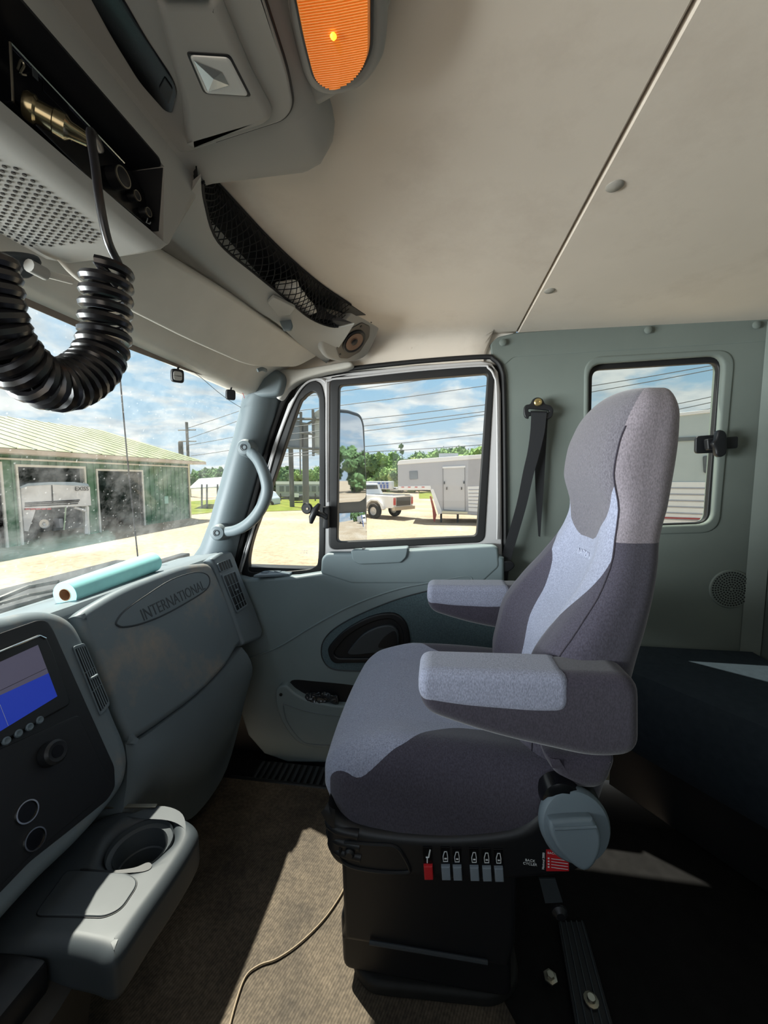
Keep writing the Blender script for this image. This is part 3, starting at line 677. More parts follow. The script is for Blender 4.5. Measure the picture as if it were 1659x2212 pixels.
# sun visor, passenger side
vz = thing('sun_visor', oV(420, 650), 'pale grained sun visor folded up on the passenger side of the header', 'visor')
vo_ = rnd([oV(x, y, 0.0) for x, y in ((120, 560), (160, 607), (258, 664), (400, 734), (520, 786), (548, 793), (640, 795), (690, 768), (605, 712), (500, 640), (415, 588), (356, 552), (320, 530), (240, 530), (130, 545))], [0.01, 0.03, 0.06, 0.05, 0.05, 0.02, 0.03, 0.025, 0.06, 0.05, 0.05, 0.03, 0.01, 0.01, 0.01], 5)
plate('visor_board', vo_, vn, 0.022, M['trimw'], vz, bev=0.009, seg=4)
tube('visor_hinge', spl([oV(556, 800, 0.004), oV(566, 797, 0.004), oV(574, 800, 0.004)], 4, False), 0.006, M['pillar'], vz, n=10)
# visor retaining clip on the shelf
cl = thing('visor_clip', oZ(615, 690, 1.462), 'small grey clip hanging from the header shelf beside the net', 'clip')
ck = oZ(612, 672, 1.470)
plate('clip_base', rnd([oZ(x, y, 1.468) for x, y in ((578, 655), (592, 646), (640, 672), (628, 684), (600, 682))], 0.004, 3), (0.15, 0, -1), 0.008, M['trim'], cl, bev=0.002)
plate('clip_tongue', rnd(PY(1.02, (598, 680), (628, 686), (632, 700), (628, 710), (612, 712)), 0.004, 3), (0.3, -1, 0), 0.012, M['pillar'], cl, bev=0.003)
# visor pivot parts and rod seen beside the console
vr = thing('visor_bracket', oV(60, 585), 'dark visor pivot bracket with a pale rod below the overhead console', 'bracket')
plate('bracket_plate', spl([oV(x, y, -0.004) for x, y in ((-20, 560), (40, 555), (90, 565), (84, 588), (64, 604), (40, 602), (0, 588), (-30, 580))], 4), vn, 0.012, M['dashdk'], vr, bev=0.004)
tube('bracket_rod', [oV(60, 572, 0.006), oV(95, 590, 0.006), oV(155, 606, 0.006)], 0.0055, M['trimw'], vr, n=10)
tube('bracket_sleeve', [oV(62, 573, 0.008), oV(98, 592, 0.008)], 0.009, M['trim'], vr, n=12)
# wall/ceiling fasteners
def button(x, y, plane, n_, label, m, r=0.012):
    p = plane(x, y)
    o = lathe('trim_button', [(0.0001, 0.0), (r, 0.0), (r, 0.002), (r*0.8, 0.0042), (0.0001, 0.005)], p, n_, m, None, 24); o.rotation_euler = (0, 0, 0)
    tag(o, label, 'fastener', 'round push-in trim fasteners')
mb = mat('trim_button', (150, 146, 138), 0.5)
button(1328, 400, lambda x, y: oZ(x, y, 1.548), (0, 0, -1), 'round fastener in the rear headliner, the larger and nearer one', mb, 0.014)
button(1187, 627, lambda x, y: oZ(x, y, 1.548), (0, 0, -1), 'round fastener in the rear headliner, the farther one near the wall', mb, 0.014)
button(888, 752, lambda x, y: oY(x, y, 1.415), (0, -1, -0.3), 'round fastener above the passenger door window', M['headliner'], 0.014)
button(1400, 713, lambda x, y: oY(x, y, YW-0.012), (0, -1, 0), 'round fastener in the moulding above the rear side window', M['wall'], 0.012)
button(1634, 702, lambda x, y: oY(x, y, YW-0.012), (0, -1, 0), 'round fastener in the moulding at the rear cab corner', M['wall'], 0.012)
button(1086, 740, lambda x, y: oY(x, y, YW-0.012), (0, -1, 0), 'round fastener in the moulding above the seat belt', M['wall'], 0.012)

# ================================================ OVERHEAD CONSOLE
oc = thing('overhead_console', (-0.35, 0.35, 1.45), 'grey overhead console with radio bay, speaker grille and lamps', 'console')
# body profile (X,Z), swept along Y
cpf = [(-0.145, 1.56), (-0.150, 1.535), (-0.165, 1.513), (-0.185, 1.502), (-0.352, 1.500), (-0.366, 1.497), (-0.372, 1.478), (-0.376, 1.474)]
cpf2 = [(-0.376, 1.474), (-0.44, 1.476), (-0.455, 1.47), (-0.455, 1.40), (-0.405, 1.392), (-0.398, 1.391)]
cpf3 = [(-0.398, 1.391), (-0.41, 1.384), (-0.44, 1.381), (-0.50, 1.378), (-0.56, 1.376), (-0.60, 1.385), (-0.61, 1.41), (-0.60, 1.56)]
secs = []
full = cpf+cpf2[1:]+cpf3[1:]
def csec(y, s, dz=0.0):
    cx, cz_ = -0.37, 1.56
    return [Vector((cx+(x-cx)*s, y+(max(0, z-1.39)*0.62 if y > 0.45 else 0), cz_+(z-cz_)*s+dz)) for x, z in full]
def y0_(z): return 0.537-0.25*(min(z, 1.50)-1.404)
def y1_(z): return 0.556+0.42*(min(z, 1.51)-1.39)
b = rings_bm([[Vector((x, y, z)) for x, z in full] for y in (-0.45, 0.2, 0.42)]+[[Vector((x, y0_(z), z)) for x, z in full]])
bmesh.ops.recalc_face_normals(b, faces=b.faces); frombm('console_body', b, M['trim'], oc, True)
fs = cpf+[(-0.398, 1.391)]+cpf3[1:]; rings = []
for t, s in ((0, 1), (0.4, 1), (0.62, 0.99), (0.80, 0.965), (0.92, 0.93), (1.0, 0.87)):
    rings.append([Vector((-0.37+(x+0.37)*s, y0_(z)+(y1_(z)-y0_(z))*t, 1.56+(z-1.56)*s)) for x, z in fs])
b = rings_bm(rings); bmesh.ops.recalc_face_normals(b, faces=b.faces); frombm('console_end', b, M['trim'], oc, True)
# flare where the console meets the headliner
fl = spl([oZ(x, y, 1.522) for x, y in ((850, -80), (835, 60), (815, 130), (770, 190), (700, 235), (600, 290), (500, 333), (448, 372), (425, 420), (410, 500), (380, 480), (400, 330), (520, 250), (600, 150), (640, -80))], 5)
plate('console_flange', fl, (0, 0, -1), 0.03, M['trim'], oc, bev=0.014, seg=5)
# dark liner of the radio bay
plate('bay_liner', [Vector((-0.451, -0.44, 1.403)), Vector((-0.451, 0.538, 1.403)), Vector((-0.451, 0.52, 1.474)), Vector((-0.451, -0.44, 1.474))], (1, 0, 0), 0.003, M['black'], oc, bev=0)
plate('bay_liner', rnd([Vector((-0.372, -0.44, 1.4735)), Vector((-0.374, 0.51, 1.4735)), Vector((-0.38, 0.5185, 1.4735)), Vector((-0.45, 0.5185, 1.4735)), Vector((-0.45, -0.44, 1.4735))], 0.008), (0, 0, -1), 0.003, M['black'], oc, bev=0)
plate('bay_liner', [Vector((-0.378, 0.5185, 1.472)), Vector((-0.45, 0.5185, 1.472)), Vector((-0.45, 0.536, 1.403)), Vector((-0.402, 0.536, 1.403))], (0, -0.97, -0.245), 0.003, M['black'], oc, bev=0)
# dome panel
DZ = 1.4985
dp = rnd([oZ(x, y, DZ) for x, y in ((90, -30), (228, 150), (354, 308), (392, 334), (615, 262), (634, 232), (622, 160), (560, -30))], [0.001, 0.001, 0.02, 0.012, 0.012, 0.012, 0.02, 0.001], 6)
dome = plate('lamp_panel', dp, (0, 0, -1), 0.010, M['trim'], oc, bev=0.003, seg=3)
tube('panel_gap', [p+Vector((0, 0, 0.004)) for p in dp[1:-1]], 0.0022, M['black'], oc, n=6)
# raised end bevels of the panel (pyramid facets by the lamps)
fa = [oZ(x, y, DZ-0.0005) for x, y in ((402, 308), (570, 258), (592, 238), (545, 150), (515, 80), (470, -30), (330, -30), (392, 210))]
cc = sum(fa, Vector())/len(fa)
plate('lamp_plinth', rnd(fa, 0.01, 4), (0, 0, -1), 0.02, M['trim'], oc, bev=0.011, seg=2).location += Vector((0, 0, -0.011))
def maplamp(pts, name='map_lamp'):
    zz = DZ-0.0125
    P = [oZ(x, y, zz) for x, y in pts]
    o = plate(name, rnd(P, 0.005, 4), (0, 0, -1), 0.006, M['black'], oc, bev=0.002)
    c = sum(P, Vector())/4; Q = [c+(p-c)*0.9 for p in P]
    lens = mat('lamp_lens', (205, 208, 206), 0.18, spec=0.8, bump=0.6, bscale=220, coat=0.6)
    plate('lamp_lens', rnd(Q, 0.005, 4), (0, 0, -1), 0.009, lens, o, bev=0.003).location += Vector((0, 0, -0.002))
    Q2 = [c+(p-c)*f for p, f in zip(P, (0.75, 0.3, 0.3, 0.7))]
    ap_ = sum(Q2, Vector())/4; ap_.z += 0.003
    q4 = [p+Vector((0, 0, -0.0025)) for p in Q2]
    raw('lamp_reflector', q4+[ap_+Vector((0, 0, -0.0065))], [(0, 1, 4), (1, 2, 4), (2, 3, 4), (3, 0, 4)], mat('reflector', (200, 202, 200), 0.22, 0.8), o)
    return o
maplamp([(400, 112), (497, 118), (545, 212), (440, 205)])
maplamp([(300, -60), (400, -60), (455, 4), (345, -2)])
# display strip
ds = rnd([oZ(x, y, DZ-0.0015) for x, y in ((180, -30), (250, -30), (318, 88), (372, 168), (384, 200), (372, 246), (355, 240), (300, 178), (240, 80))], 0.01, 4)
dsp = plate('display_strip', ds, (0, 0, -1), 0.003, M['blackg'], oc, bev=0.001)
plate('strip_button', rnd([oZ(x, y, DZ-0.0035) for x, y in ((343, 195), (356, 170), (374, 196), (364, 226))], 0.003, 3), (0, 0, -1), 0.002, M['dashdk'], dsp, bev=0.0005)
# amber lamp
al = rnd([oZ(x, y, 1.507) for x, y in ((622, -60), (652, 90), (676, 178), (716, 200), (770, 176), (806, 120), (808, -60))], [0.001, 0.03, 0.02, 0.02, 0.02, 0.02, 0.001], 6)
am = thing('amber_lamp', oZ(720, 80, 1.50), 'rounded amber ceiling lamp with ribbed lens beside the overhead console', 'lamp')
plate('lamp_bezel', spl([oZ(x, y, 1.512) for x, y in ((640, -120), (625, 20), (640, 120), (664, 190), (705, 215), (770, 205), (815, 160), (835, 100), (838, -60), (838, -120))], 5), (0, 0, -1), 0.05, M['trim'], am, bev=0.012, seg=4)
amb = mat('amber_lens', (244, 150, 60), 0.25, spec=0.6, bump=0.5, bscale=70, btype='rib', emit=(255, 130, 25), estr=0.16, coat=0.5)
plate('lamp_rim', al, (0, 0, -1), 0.006, M['dashdk'], am, bev=0.002)
c = sum(al, Vector())/len(al)
lens_ = plate('amber_lens', [c+(p-c)*0.93 for p in al], (0, 0, -1), 0.012, amb, am, bev=0.005, seg=3); lens_.location += Vector((0, 0, -0.003))
rib = bmesh.new()
P2 = [(p.x, p.y) for p in [c+(p-c)*0.86 for p in al]]
for i in range(40):
    yy = min(q[1] for q in P2)+(i+0.5)/40*(max(q[1] for q in P2)-min(q[1] for q in P2)); xs = []
    for (x1, y1), (x2, y2) in zip(P2, P2[1:]+P2[:1]):
        if (y1 > yy) != (y2 > yy): xs.append(x1+(x2-x1)*(yy-y1)/(y2-y1))
    if len(xs) == 2: tube(None, [Vector((xs[0], yy, 1.5022)), Vector(((xs[0]+xs[1])/2, yy, 1.5014)), Vector((xs[1], yy, 1.5022))], 0.0009, None, n=6, bm=rib)
frombm('lens_ribs', rib, amb, am, True)
tag(lens_, 'amber ribbed lens')
gb = lathe('glowing_bulb', [(0.0001, 0), (0.0022, 0), (0.0035, 0.002), (0.0022, 0.004), (0.0001, 0.005)], oZ(720, 74, 1.5005), (0, 0, -1), mat('bulb_glow', (255, 230, 90), 0.3, emit=(255, 220, 60), estr=1.4), am, 16)
# speaker grille dots on the underside
bm = bmesh.new()
for i in range(26):
    for j in range(11):
        yy = 0.30+i*0.0105+(j % 2)*0.005; xx = -0.452-j*0.0122
        if yy > 0.545-max(0, (0.50+xx))*0.5-0.02: continue
        if yy > 0.40+(-0.44-xx)*1.5: continue
        lathe(None, [(0.0001, 0), (0.0026, 0), (0.0026, 0.0008), (0.0001, 0.0008)], (xx, yy, 1.3812-(-xx-0.44)*0.046), (0, 0, -1), M['black'], n=10, bm=bm)
frombm('speaker_perforation', bm, M['black'], oc)

def proj(P):
    d = Vector(P)-C0; z = d.dot(cf); return (829.5+FPX*d.dot(cr)/z, 1106-FPX*d.dot(cu)/z)
def inpoly(p, poly):
    x, y = p; c = False
    for (x1, y1), (x2, y2) in zip(poly, poly[1:]+poly[:1]):
        if (y1 > y) != (y2 > y) and x < (x2-x1)*(y-y1)/(y2-y1)+x1: c = not c
    return c
# ================================================ TWO-WAY RADIO in the console bay
rd = thing('radio', (-0.42, 0.42, 1.43), 'black two-way radio with chrome-ringed knobs set in the overhead console bay', 'radio')
RX = -0.412
fo_ = rnd(PX(RX, (18, 92), (268, 352), (312, 415), (340, 484), (333, 500), (200, 392), (28, 222)), 0.004, 3)
plate('radio_face', fo_, (1, 0, 0), 0.03, M['blackg'], rd, bev=0.0015)
tube('chrome_edge', PX(RX+0.001, (22, 92), (268, 352)), 0.0013, M['chrome'], rd, n=6)
tube('chrome_edge', PX(RX+0.001, (22, 92), (28, 220)), 0.0012, M['steel'], rd, n=6)
def rknob(x, y, r, h, nm='tuning_knob'):
    p = oX(x, y, RX); k = lathe(nm, [(0.0001, 0), (r, 0), (r*0.92, h), (r*0.8, h+0.001), (0.0001, h+0.0005)], p, (1, 0, 0), M['black'], rd, 28)
    lathe('knob_ring', [(r*0.93, h-0.0005), (r*0.93, h+0.0014), (r*0.82, h+0.0014), (r*0.82, h-0.0005)], p, (1, 0, 0), M['steel'], k, 28)
rknob(244, 385, 0.0125, 0.014); rknob(281, 424, 0.0065, 0.010); rknob(306, 460, 0.0062, 0.010)
tube('panel_marking', [oX(x, y, RX+0.0008) for x, y in ((314, 466), (319, 472), (316, 481), (323, 484), (328, 476), (324, 468))], 0.0008, M['icon'], rd, n=5)
tube('panel_marking', spl([oX(x, y, RX+0.0008) for x, y in ((38, 150), (45, 130), (52, 142), (44, 158), (56, 162))], 4, False), 0.0010, M['steel'], rd, n=5)
plate('radio_button', PX(RX+0.001, (70, 145), (82, 157), (84, 176), (72, 164)), (1, 0, 0), 0.002, M['dashdk'], rd, bev=0.0005)
plate('radio_display', PX(RX+0.001, (94, 172), (150, 232), (150, 252), (94, 196)), (1, 0, 0), 0.002, M['blackg'], rd, bev=0.0005)
text('radio_print', '29', 0.010, oX(150, 295, RX+0.001), (0, 1, 0), EZ, M['icon'], rd, 0.0002)
# microphone plug
a = oX(52, 225, RX+0.008); c = a+Vector((0.034, 0.030, -0.010)); ax = (c-a).normalized()
pg = lathe('microphone_plug', [(0.001, 0), (0.011, 0), (0.0125, 0.003), (0.0125, 0.008), (0.010, 0.010), (0.0105, 0.022), (0.0115, 0.023), (0.0115, 0.032), (0.008, 0.036), (0.0062, 0.050), (0.001, 0.050)], a, ax, mat('plug_metal', (150, 140, 112), 0.22, 0.95), None, 24)
tag(pg, 'shiny metal microphone plug screwed into the two-way radio', 'plug')
# coiled microphone cord
XC = -0.33
st_ = a+ax*0.048
lead = spl([st_, st_+ax*0.012+Vector((0, 0, -0.002)), oX(196, 285, -0.345), oX(206, 360, -0.335), oX(216, 440, XC), oX(233, 520, XC), oX(256, 570, XC), oX(262, 592, XC+0.004), oX(255, 618, XC+0.012)], 8, False)
cpts = [oX(x, y, XC) for x, y in ((232, 580), (230, 640), (228, 700), (224, 745), (205, 790), (165, 822), (120, 832), (75, 815), (35, 780), (0, 735), (-22, 680), (-35, 620), (-45, 560))]
cen = spl(cpts, 14, False)
Lc = [0]
for p, q in zip(cen, cen[1:]): Lc.append(Lc[-1]+(q-p).length)
hel = []; ang = 0.0; RC = 0.0185
tot = Lc[-1]; dsx = 0.00055; sN = int(tot/dsx); j = 0
nrm = Vector((1, 0, 0))
def pitch(s): return lerp([(0, 0.0135), (0.08, 0.0125), (0.13, 0.0095), (0.5, 0.0095)], s)
for i in range(sN):
    s = i*dsx
    while j < len(Lc)-2 and Lc[j+1] < s: j += 1
    t = (s-Lc[j])/(Lc[j+1]-Lc[j]); p = cen[j].lerp(cen[j+1], t); tg = (cen[j+1]-cen[j]).normalized()
    sd2 = tg.cross(nrm).normalized(); up2 = sd2.cross(tg).normalized()
    ang += 2*PI*dsx/pitch(s)
    hel.append(p+(sd2*math.cos(ang)+up2*math.sin(ang))*RC+tg*0.004*math.cos(ang))
cdo = thing('coiled_cord', cen[0], 'black coiled microphone cord hanging in a loop from the overhead radio', 'cord')
tube('cord_lead', lead+[hel[0]], 0.0040, M['cord'], cdo, n=10)
tube('cord_coil', hel, 0.0049, M['cord'], cdo, n=8)

# perforations of the console speaker, kept to the photographed field
for o in [o for o in bpy.data.objects if o.name.startswith('speaker_perforation')]: bpy.data.objects.remove(o)
bm = bmesh.new(); fld = [(-80, 300), (5, 352), (60, 372), (130, 425), (222, 505), (205, 524), (100, 532), (0, 540), (-80, 545)]
for i in range(60):
    for j in range(20):
        y_ = 0.20+i*0.0088+(j % 2)*0.0044; x_ = -0.418-j*0.0085
        z_ = lerp([(0.398, 1.391), (0.41, 1.384), (0.44, 1.381), (0.50, 1.378), (0.56, 1.376)], -x_)-0.0006
        if inpoly(proj((x_, y_, z_)), fld): lathe(None, [(0.0001, 0), (0.0021, 0), (0.0021, 0.0009), (0.0001, 0.0009)], (x_, y_, z_+0.0006), (0, 0, -1), M['black'], n=10, bm=bm)
frombm('speaker_perforation', bm, M['black'], oc)

# ================================================ DASHBOARD
db = thing('dashboard', (-0.8, 0.7, 0.4), 'grey plastic dashboard with glove box and vents in front of the passenger seat', 'dashboard')
def dsec(pts, y0, y1, name, m, ends=0.0):
    rr = [[Vector((x, y, z)) for x, z in pts] for y in (y0, y0+0.002, y1-0.002, y1)]
    b = rings_bm(rr); bmesh.ops.recalc_face_normals(b, faces=b.faces); return frombm(name, b, m, db, True)
dsec([(-1.01, 0.735), (-0.93, 0.752), (-0.86, 0.764), (-0.82, 0.772), (-0.797, 0.770), (-0.786, 0.757), (-0.69, 0.47), (-0.72, 0.44), (-1.03, 0.42)], -0.45, 1.375, 'dash_body', M['dash2'])
lid_px = [(175, 1345), (170, 1326), (212, 1298), (262, 1271), (315, 1249), (385, 1224), (430, 1216), (458, 1222), (486, 1280), (516, 1362), (522, 1388), (512, 1400), (489, 1438), (437, 1493), (367, 1548), (285, 1603), (279, 1600), (262, 1568), (224, 1475)]
lid = plate('glovebox_lid', spl(PD(0.014, *lid_px), 4), DN, 0.05, M['dash'], db, bev=0.016, seg=5)
bx = [(251.6, 1343), (269, 1320), (312, 1289), (370, 1253), (421, 1237), (446, 1241), (453, 1256), (445, 1273.5), (413.6, 1295), (356, 1327), (305, 1347), (269, 1354), (254.5, 1351)]
bd = plate('badge_oval', spl(PD(0.017, *bx), 5), DN, 0.006, M['dash2'], lid, bev=0.0028, seg=3)
tube('badge_groove', spl(PD(0.0146, *bx), 5), 0.0026, M['dashdk'], lid, closed=True, n=6)
bc = oD(370, 1295, 0.0172); e0 = oD(303, 1333, 0.0172); e1 = oD(443, 1263, 0.0172)
text('badge_lettering', 'INTERNATIONAL', 0.043, (e0+e1)/2, (e1-e0), DUP, M['dashdk'], bd, 0.0006, sx=0.80)
tw = plate('vent_tower', rnd(PD(0.022, (457, 1206), (478, 1192), (500, 1190), (508, 1204), (523, 1247), (549, 1308), (569, 1362), (565, 1378), (527, 1393), (523, 1381), (494, 1301), (465, 1222)), 0.008, 4), DN, 0.075, M['dash2'], db, bev=0.010, seg=4)
def vent(pts, off, nl, crosses, parent, name='air_vent', tabs=()):
    P = PD(off, *pts)        # TL TR BR BL ; slats run TL->BL
    fr = rnd(P, 0.006, 4); c = sum(P, Vector())/4
    inner = rnd([c+(p-c)*0.90 for p in P], 0.004, 3)
    v = plate(name, fr, DN, 0.006, M['dash2'], parent, holes=[inner], bev=0.0015)
    plate('vent_dark', fr, DN, 0.001, M['black'], v, bev=0).location += -DN*0.003
    bm = bmesh.new()
    q = [c+(p-c)*0.90 for p in P]
    for i in range(1, nl):
        t = i/nl; a = q[0].lerp(q[1], t); b_ = q[3].lerp(q[2], t); tube(None, [a, b_], 0.0011, None, n=6, bm=bm)
    for t in crosses:
        a = q[0].lerp(q[3], t); b_ = q[1].lerp(q[2], t); tube(None, [a-DN*0.0008, b_-DN*0.0008], 0.0010, None, n=6, bm=bm)
    frombm('vent_slats', bm, M['dash2'], v, True)
    if tabs:
        a = q[0].lerp(q[3], tabs[0]).lerp(q[1].lerp(q[2], tabs[0]), 0.5)
        tube('vent_tab', [a-EY*0.008+DN*0.002, a+DN*0.006, a+EY*0.008+DN*0.002], 0.003, M['dash2'], v, n=8)
    return v
vent([(470, 1217), (498, 1206), (505, 1225), (477, 1236)], 0.0275, 5, [], tw)
vent([(480, 1242), (508, 1231), (537, 1308), (513, 1324)], 0.0275, 4, [0.3, 0.62, 0.85], tw, tabs=(0.48,))
# centre stack
stk_px = [(-140, 1350), (0, 1331), (60, 1318), (110, 1317), (148, 1330), (174, 1356), (200, 1412), (226, 1475), (253, 1545), (276, 1600), (283, 1645), (272, 1695), (232, 1752), (170, 1822), (90, 1900), (0, 2000), (-140, 2150)]
stk = plate('centre_stack', spl(PD(0.030, *stk_px), 4), DN, 0.09, M['dash'], db, bev=0.022, seg=6)
bz_px = [(-140, 1420), (0, 1367), (84, 1338), (103, 1340), (116, 1360), (163, 1466), (214, 1580), (248, 1655), (250, 1700), (234, 1727), (150, 1795), (65, 1862), (0, 1930), (-140, 2060)]
bz = plate('stack_bezel', rnd(PD(0.0315, *bz_px), 0.008, 4), DN, 0.006, M['black'], stk, bev=0.0025)
vent([(158, 1396), (183, 1388), (239, 1521), (219, 1547)], 0.0345, 5, [0.38, 0.68], stk, tabs=(0.5,))
# lower control panel with sockets
cpn = plate('control_panel', rnd(PD(0.0325, (-140, 1690), (0, 1618), (165, 1545), (172, 1548), (240, 1690), (228, 1715), (65, 1850), (0, 1915), (-140, 2030)), 0.006, 4), DN, 0.004, M['blackg'] if False else M['black'], stk, bev=0.0015)
c_ = oD(108, 1628, 0.033)
kk = lathe('dimmer_knob', [(0.0001, 0), (0.021, 0), (0.020, 0.014), (0.016, 0.018), (0.0001, 0.016)], c_, DN, M['black'], stk, 26)
lathe('socket_face', [(0.0001, 0.0165), (0.010, 0.0165), (0.010, 0.018), (0.0001, 0.018)], c_, DN, M['blackg'], kk, 20)
for x, y, r in ((57, 1754, 0.0165), (74, 1813, 0.016)):
    p = oD(x, y, 0.033)
    o = lathe('gauge_socket', [(0.0001, 0.0004), (r*0.9, 0.0004), (r*0.9, 0.001), (0.0001, 0.001)], p, DN, M['blackg'], stk, 30)
    lathe('chrome_ring', [(r*0.88, 0), (r*0.88, 0.0035), (r, 0.0035), (r*1.02, 0)], p, DN, M['chrome'], o, 30)
# display unit
du = thing('display_unit', oD(40, 1480, 0.035), 'in-dash display with a grey and blue screen and a row of round buttons', 'display')
plate('display_housing', rnd(PD(0.040, (-140, 1462), (0, 1405), (88, 1369), (101, 1376), (113, 1402), (153, 1514), (149, 1524), (0, 1606), (-140, 1690)), 0.005, 4), DN, 0.012, M['black'], du, bev=0.003)
tube('housing_chrome', PD(0.041, (-140, 1465), (0, 1408), (86, 1373), (99, 1379)), 0.0018, M['chrome'], du, n=8)
S1 = mat('screen_grey', (92, 88, 108), 0.25, emit=(92, 88, 108), estr=0.35); S2 = mat('screen_blue', (32, 52, 150), 0.25, emit=(30, 52, 160), estr=0.55)
plate('screen_upper', PD(0.0408, (-140, 1492), (0, 1430), (82, 1393), (105, 1454), (0, 1502), (-140, 1570)), DN, 0.001, S1, du, bev=0)
plate('screen_lower', PD(0.0408, (-140, 1570), (0, 1502), (105, 1454), (124, 1504), (0, 1580), (-140, 1668)), DN, 0.001, S2, du, bev=0)
tube('screen_line', PD(0.0410, (-140, 1556), (0, 1492), (100, 1444)), 0.0004, M['black'], du, n=4)
tube('screen_line', PD(0.0412, (0, 1522), (18, 1568)), 0.0003, M['icon'], du, n=4)
for x, y in ((12, 1601), (38, 1585), (62, 1571), (84, 1556)):
    lathe('round_button', [(0.0001, 0), (0.0062, 0), (0.0062, 0.003), (0.0045, 0.0045), (0.002, 0.0032), (0.0001, 0.0032)], oD(x, y, 0.038), DN, M['knob'], du, 18)
# knee panel below the glove box
T = spl([oD(x, y, 0.006) for x, y in ((270, 1600), (300, 1598), (367, 1550), (437, 1495), (489, 1440), (522, 1398))], 5, False)
B2 = spl([Vector((-0.70, 0.60, 0.16)), oX(300, 1765, -0.69), oX(370, 1775, -0.69), oX(425, 1758, -0.69), oX(490, 1660, -0.69), oX(530, 1510, -0.67)], 5, False)
rings = []
for a, c in zip(T, B2):
    r = []
    for k in range(9):
        t = k/8; r.append(a.lerp(c, t)+Vector((0.035*math.sin(PI*min(1, t*1.25))**0.8 if t < 0.8 else 0, 0, 0)))
    r += [c+Vector((-0.3, 0, 0)), a+Vector((-0.25, 0, 0))]
    rings.append(r)
b = rings_bm(rings); bmesh.ops.recalc_face_normals(b, faces=b.faces)
frombm('knee_panel', b, M['dash2'], db, True)
# the engine cover and console carrying the cup holder
ZT = 0.36
cs = thing('cup_holder_tray', (-0.58, 0.55, ZT), 'dark grey tray with round cup holder and square pad below the centre stack', 'cup holder')
hole_ = spl([oZ(x, y, ZT) for x, y in ((226, 1846), (243, 1806), (278, 1779), (330, 1761), (365, 1770), (374, 1792), (369, 1814), (347, 1836), (322, 1856), (285, 1870), (250, 1872), (232, 1862))], 4)
tro = spl([oZ(x, y, ZT) for x, y in ((-120, 2052), (0, 2045), (120, 2044), (190, 2056), (230, 2068), (262, 2050), (320, 1965), (380, 1880), (420, 1815), (428, 1785), (412, 1765), (378, 1752), (320, 1748), (262, 1744), (180, 1780), (60, 1880), (-120, 2000))], 4)
plate('tray_top', tro, (0, 0, 1), 0.085, M['dashdk'], cs, holes=[hole_], bev=0.022, seg=5)
cxy = sum(hole_, Vector())/len(hole_); cr0 = max((p-cxy).length for p in hole_)
CRR = sum((p-cxy).length for p in hole_)/len(hole_)
cu1 = lathe('cup_well', [(CRR*1.02, -0.004), (CRR*0.99, -0.012), (CRR*0.84, -0.016), (CRR*0.82, -0.013), (CRR*0.80, -0.018), (CRR*0.78, -0.05), (CRR*0.74, -0.052), (CRR*0.72, -0.08), (0.0001, -0.08), (0.0001, -0.083), (CRR*1.05, -0.083)], (cxy.x, cxy.y, ZT), (0, 0, 1), M['dashdk'], cs, 40)
pad = rnd([oZ(x, y, ZT+0.003) for x, y in ((144, 1878), (280, 1886), (300, 1905), (262, 1962), (226, 1979), (74, 1975))], [0.01, 0.015, 0.02, 0.015, 0.01, 0.01], 5)
plate('square_pad', pad, (0, 0, 1), 0.005, M['dashdk'], cs, bev=0.0018)
tube('pad_groove', [p-Vector((0, 0, 0.0035)) for p in pad], 0.0018, M['black'], cs, closed=True, n=6)
plate('tray_slot', spl([oZ(x, y, ZT+0.0012) for x, y in ((180, 1876), (240, 1880), (290, 1874), (318, 1863), (328, 1868), (322, 1878), (298, 1884), (240, 1886), (180, 1882))], 4), (0, 0, 1), 0.001, M['black'], cs, bev=0)
box('tray_lip', (-1.0, 0.30, ZT-0.10), oZ(104, 2052, ZT)+Vector((0, 0, -0.012)), M['black'], cs, bev=0.008)
plate('metal_strip', [oZ(x, y, ZT+0.004) for x, y in ((215, 1736), (340, 1736), (336, 1743), (212, 1745))], (0, 0, 1), 0.003, M['steel'], cs, bev=0.0005)
ec = thing('engine_cover', (-0.8, 0.2, 0.0), 'dark floor console body standing below the cup holder tray', 'console')
e_ = [(-1.01, 0.0), (-0.585, 0.0), (-0.54, 0.22), (-0.53, 0.29), (-0.66, 0.34), (-1.01, 0.36)]
rr = [[Vector((x if x < -1 else x-d, y, z)) for x, z in e_] for y, d in ((-0.3, 0), (0.42, 0), (0.49, 0.01), (0.525, 0.04), (0.54, 0.09))]
b = rings_bm(rr); bmesh.ops.recalc_face_normals(b, faces=b.faces)
frombm('console_shell', b, mat('cover_dark', (40, 38, 36), 0.7, bump=0.3, bscale=200, var=0.15), ec, True)
# kick panel closing the footwell under the dash
S(box('wall_front', (-1.06, -0.5, -0.05), (-1.02, 1.46, 0.74), M['black'], bev=0.004))

# roll of blue paper towel
a = oX(140, 1285, -0.845); c = oX(330, 1214, -0.86); ax = (c-a).normalized(); Lr = (c-a).length; R_ = 0.030
tr_ = thing('paper_towel_roll', (a+c)/2-Vector((0, 0, R_)), 'light blue paper towel roll lying on top of the dashboard', 'paper towel')
lathe('towel_paper', [(0.0145, 0.003), (0.0145, 0), (R_*0.97, 0), (R_, 0.002), (R_, Lr-0.002), (R_*0.97, Lr), (0.0145, Lr), (0.0145, Lr-0.003)], a, ax, M['towel'], tr_, 48)
lathe('cardboard_core', [(0.0145, -0.0005), (0.0145, Lr), (0.0132, Lr), (0.0132, -0.0005)], a, ax, M['card'], tr_, 32)
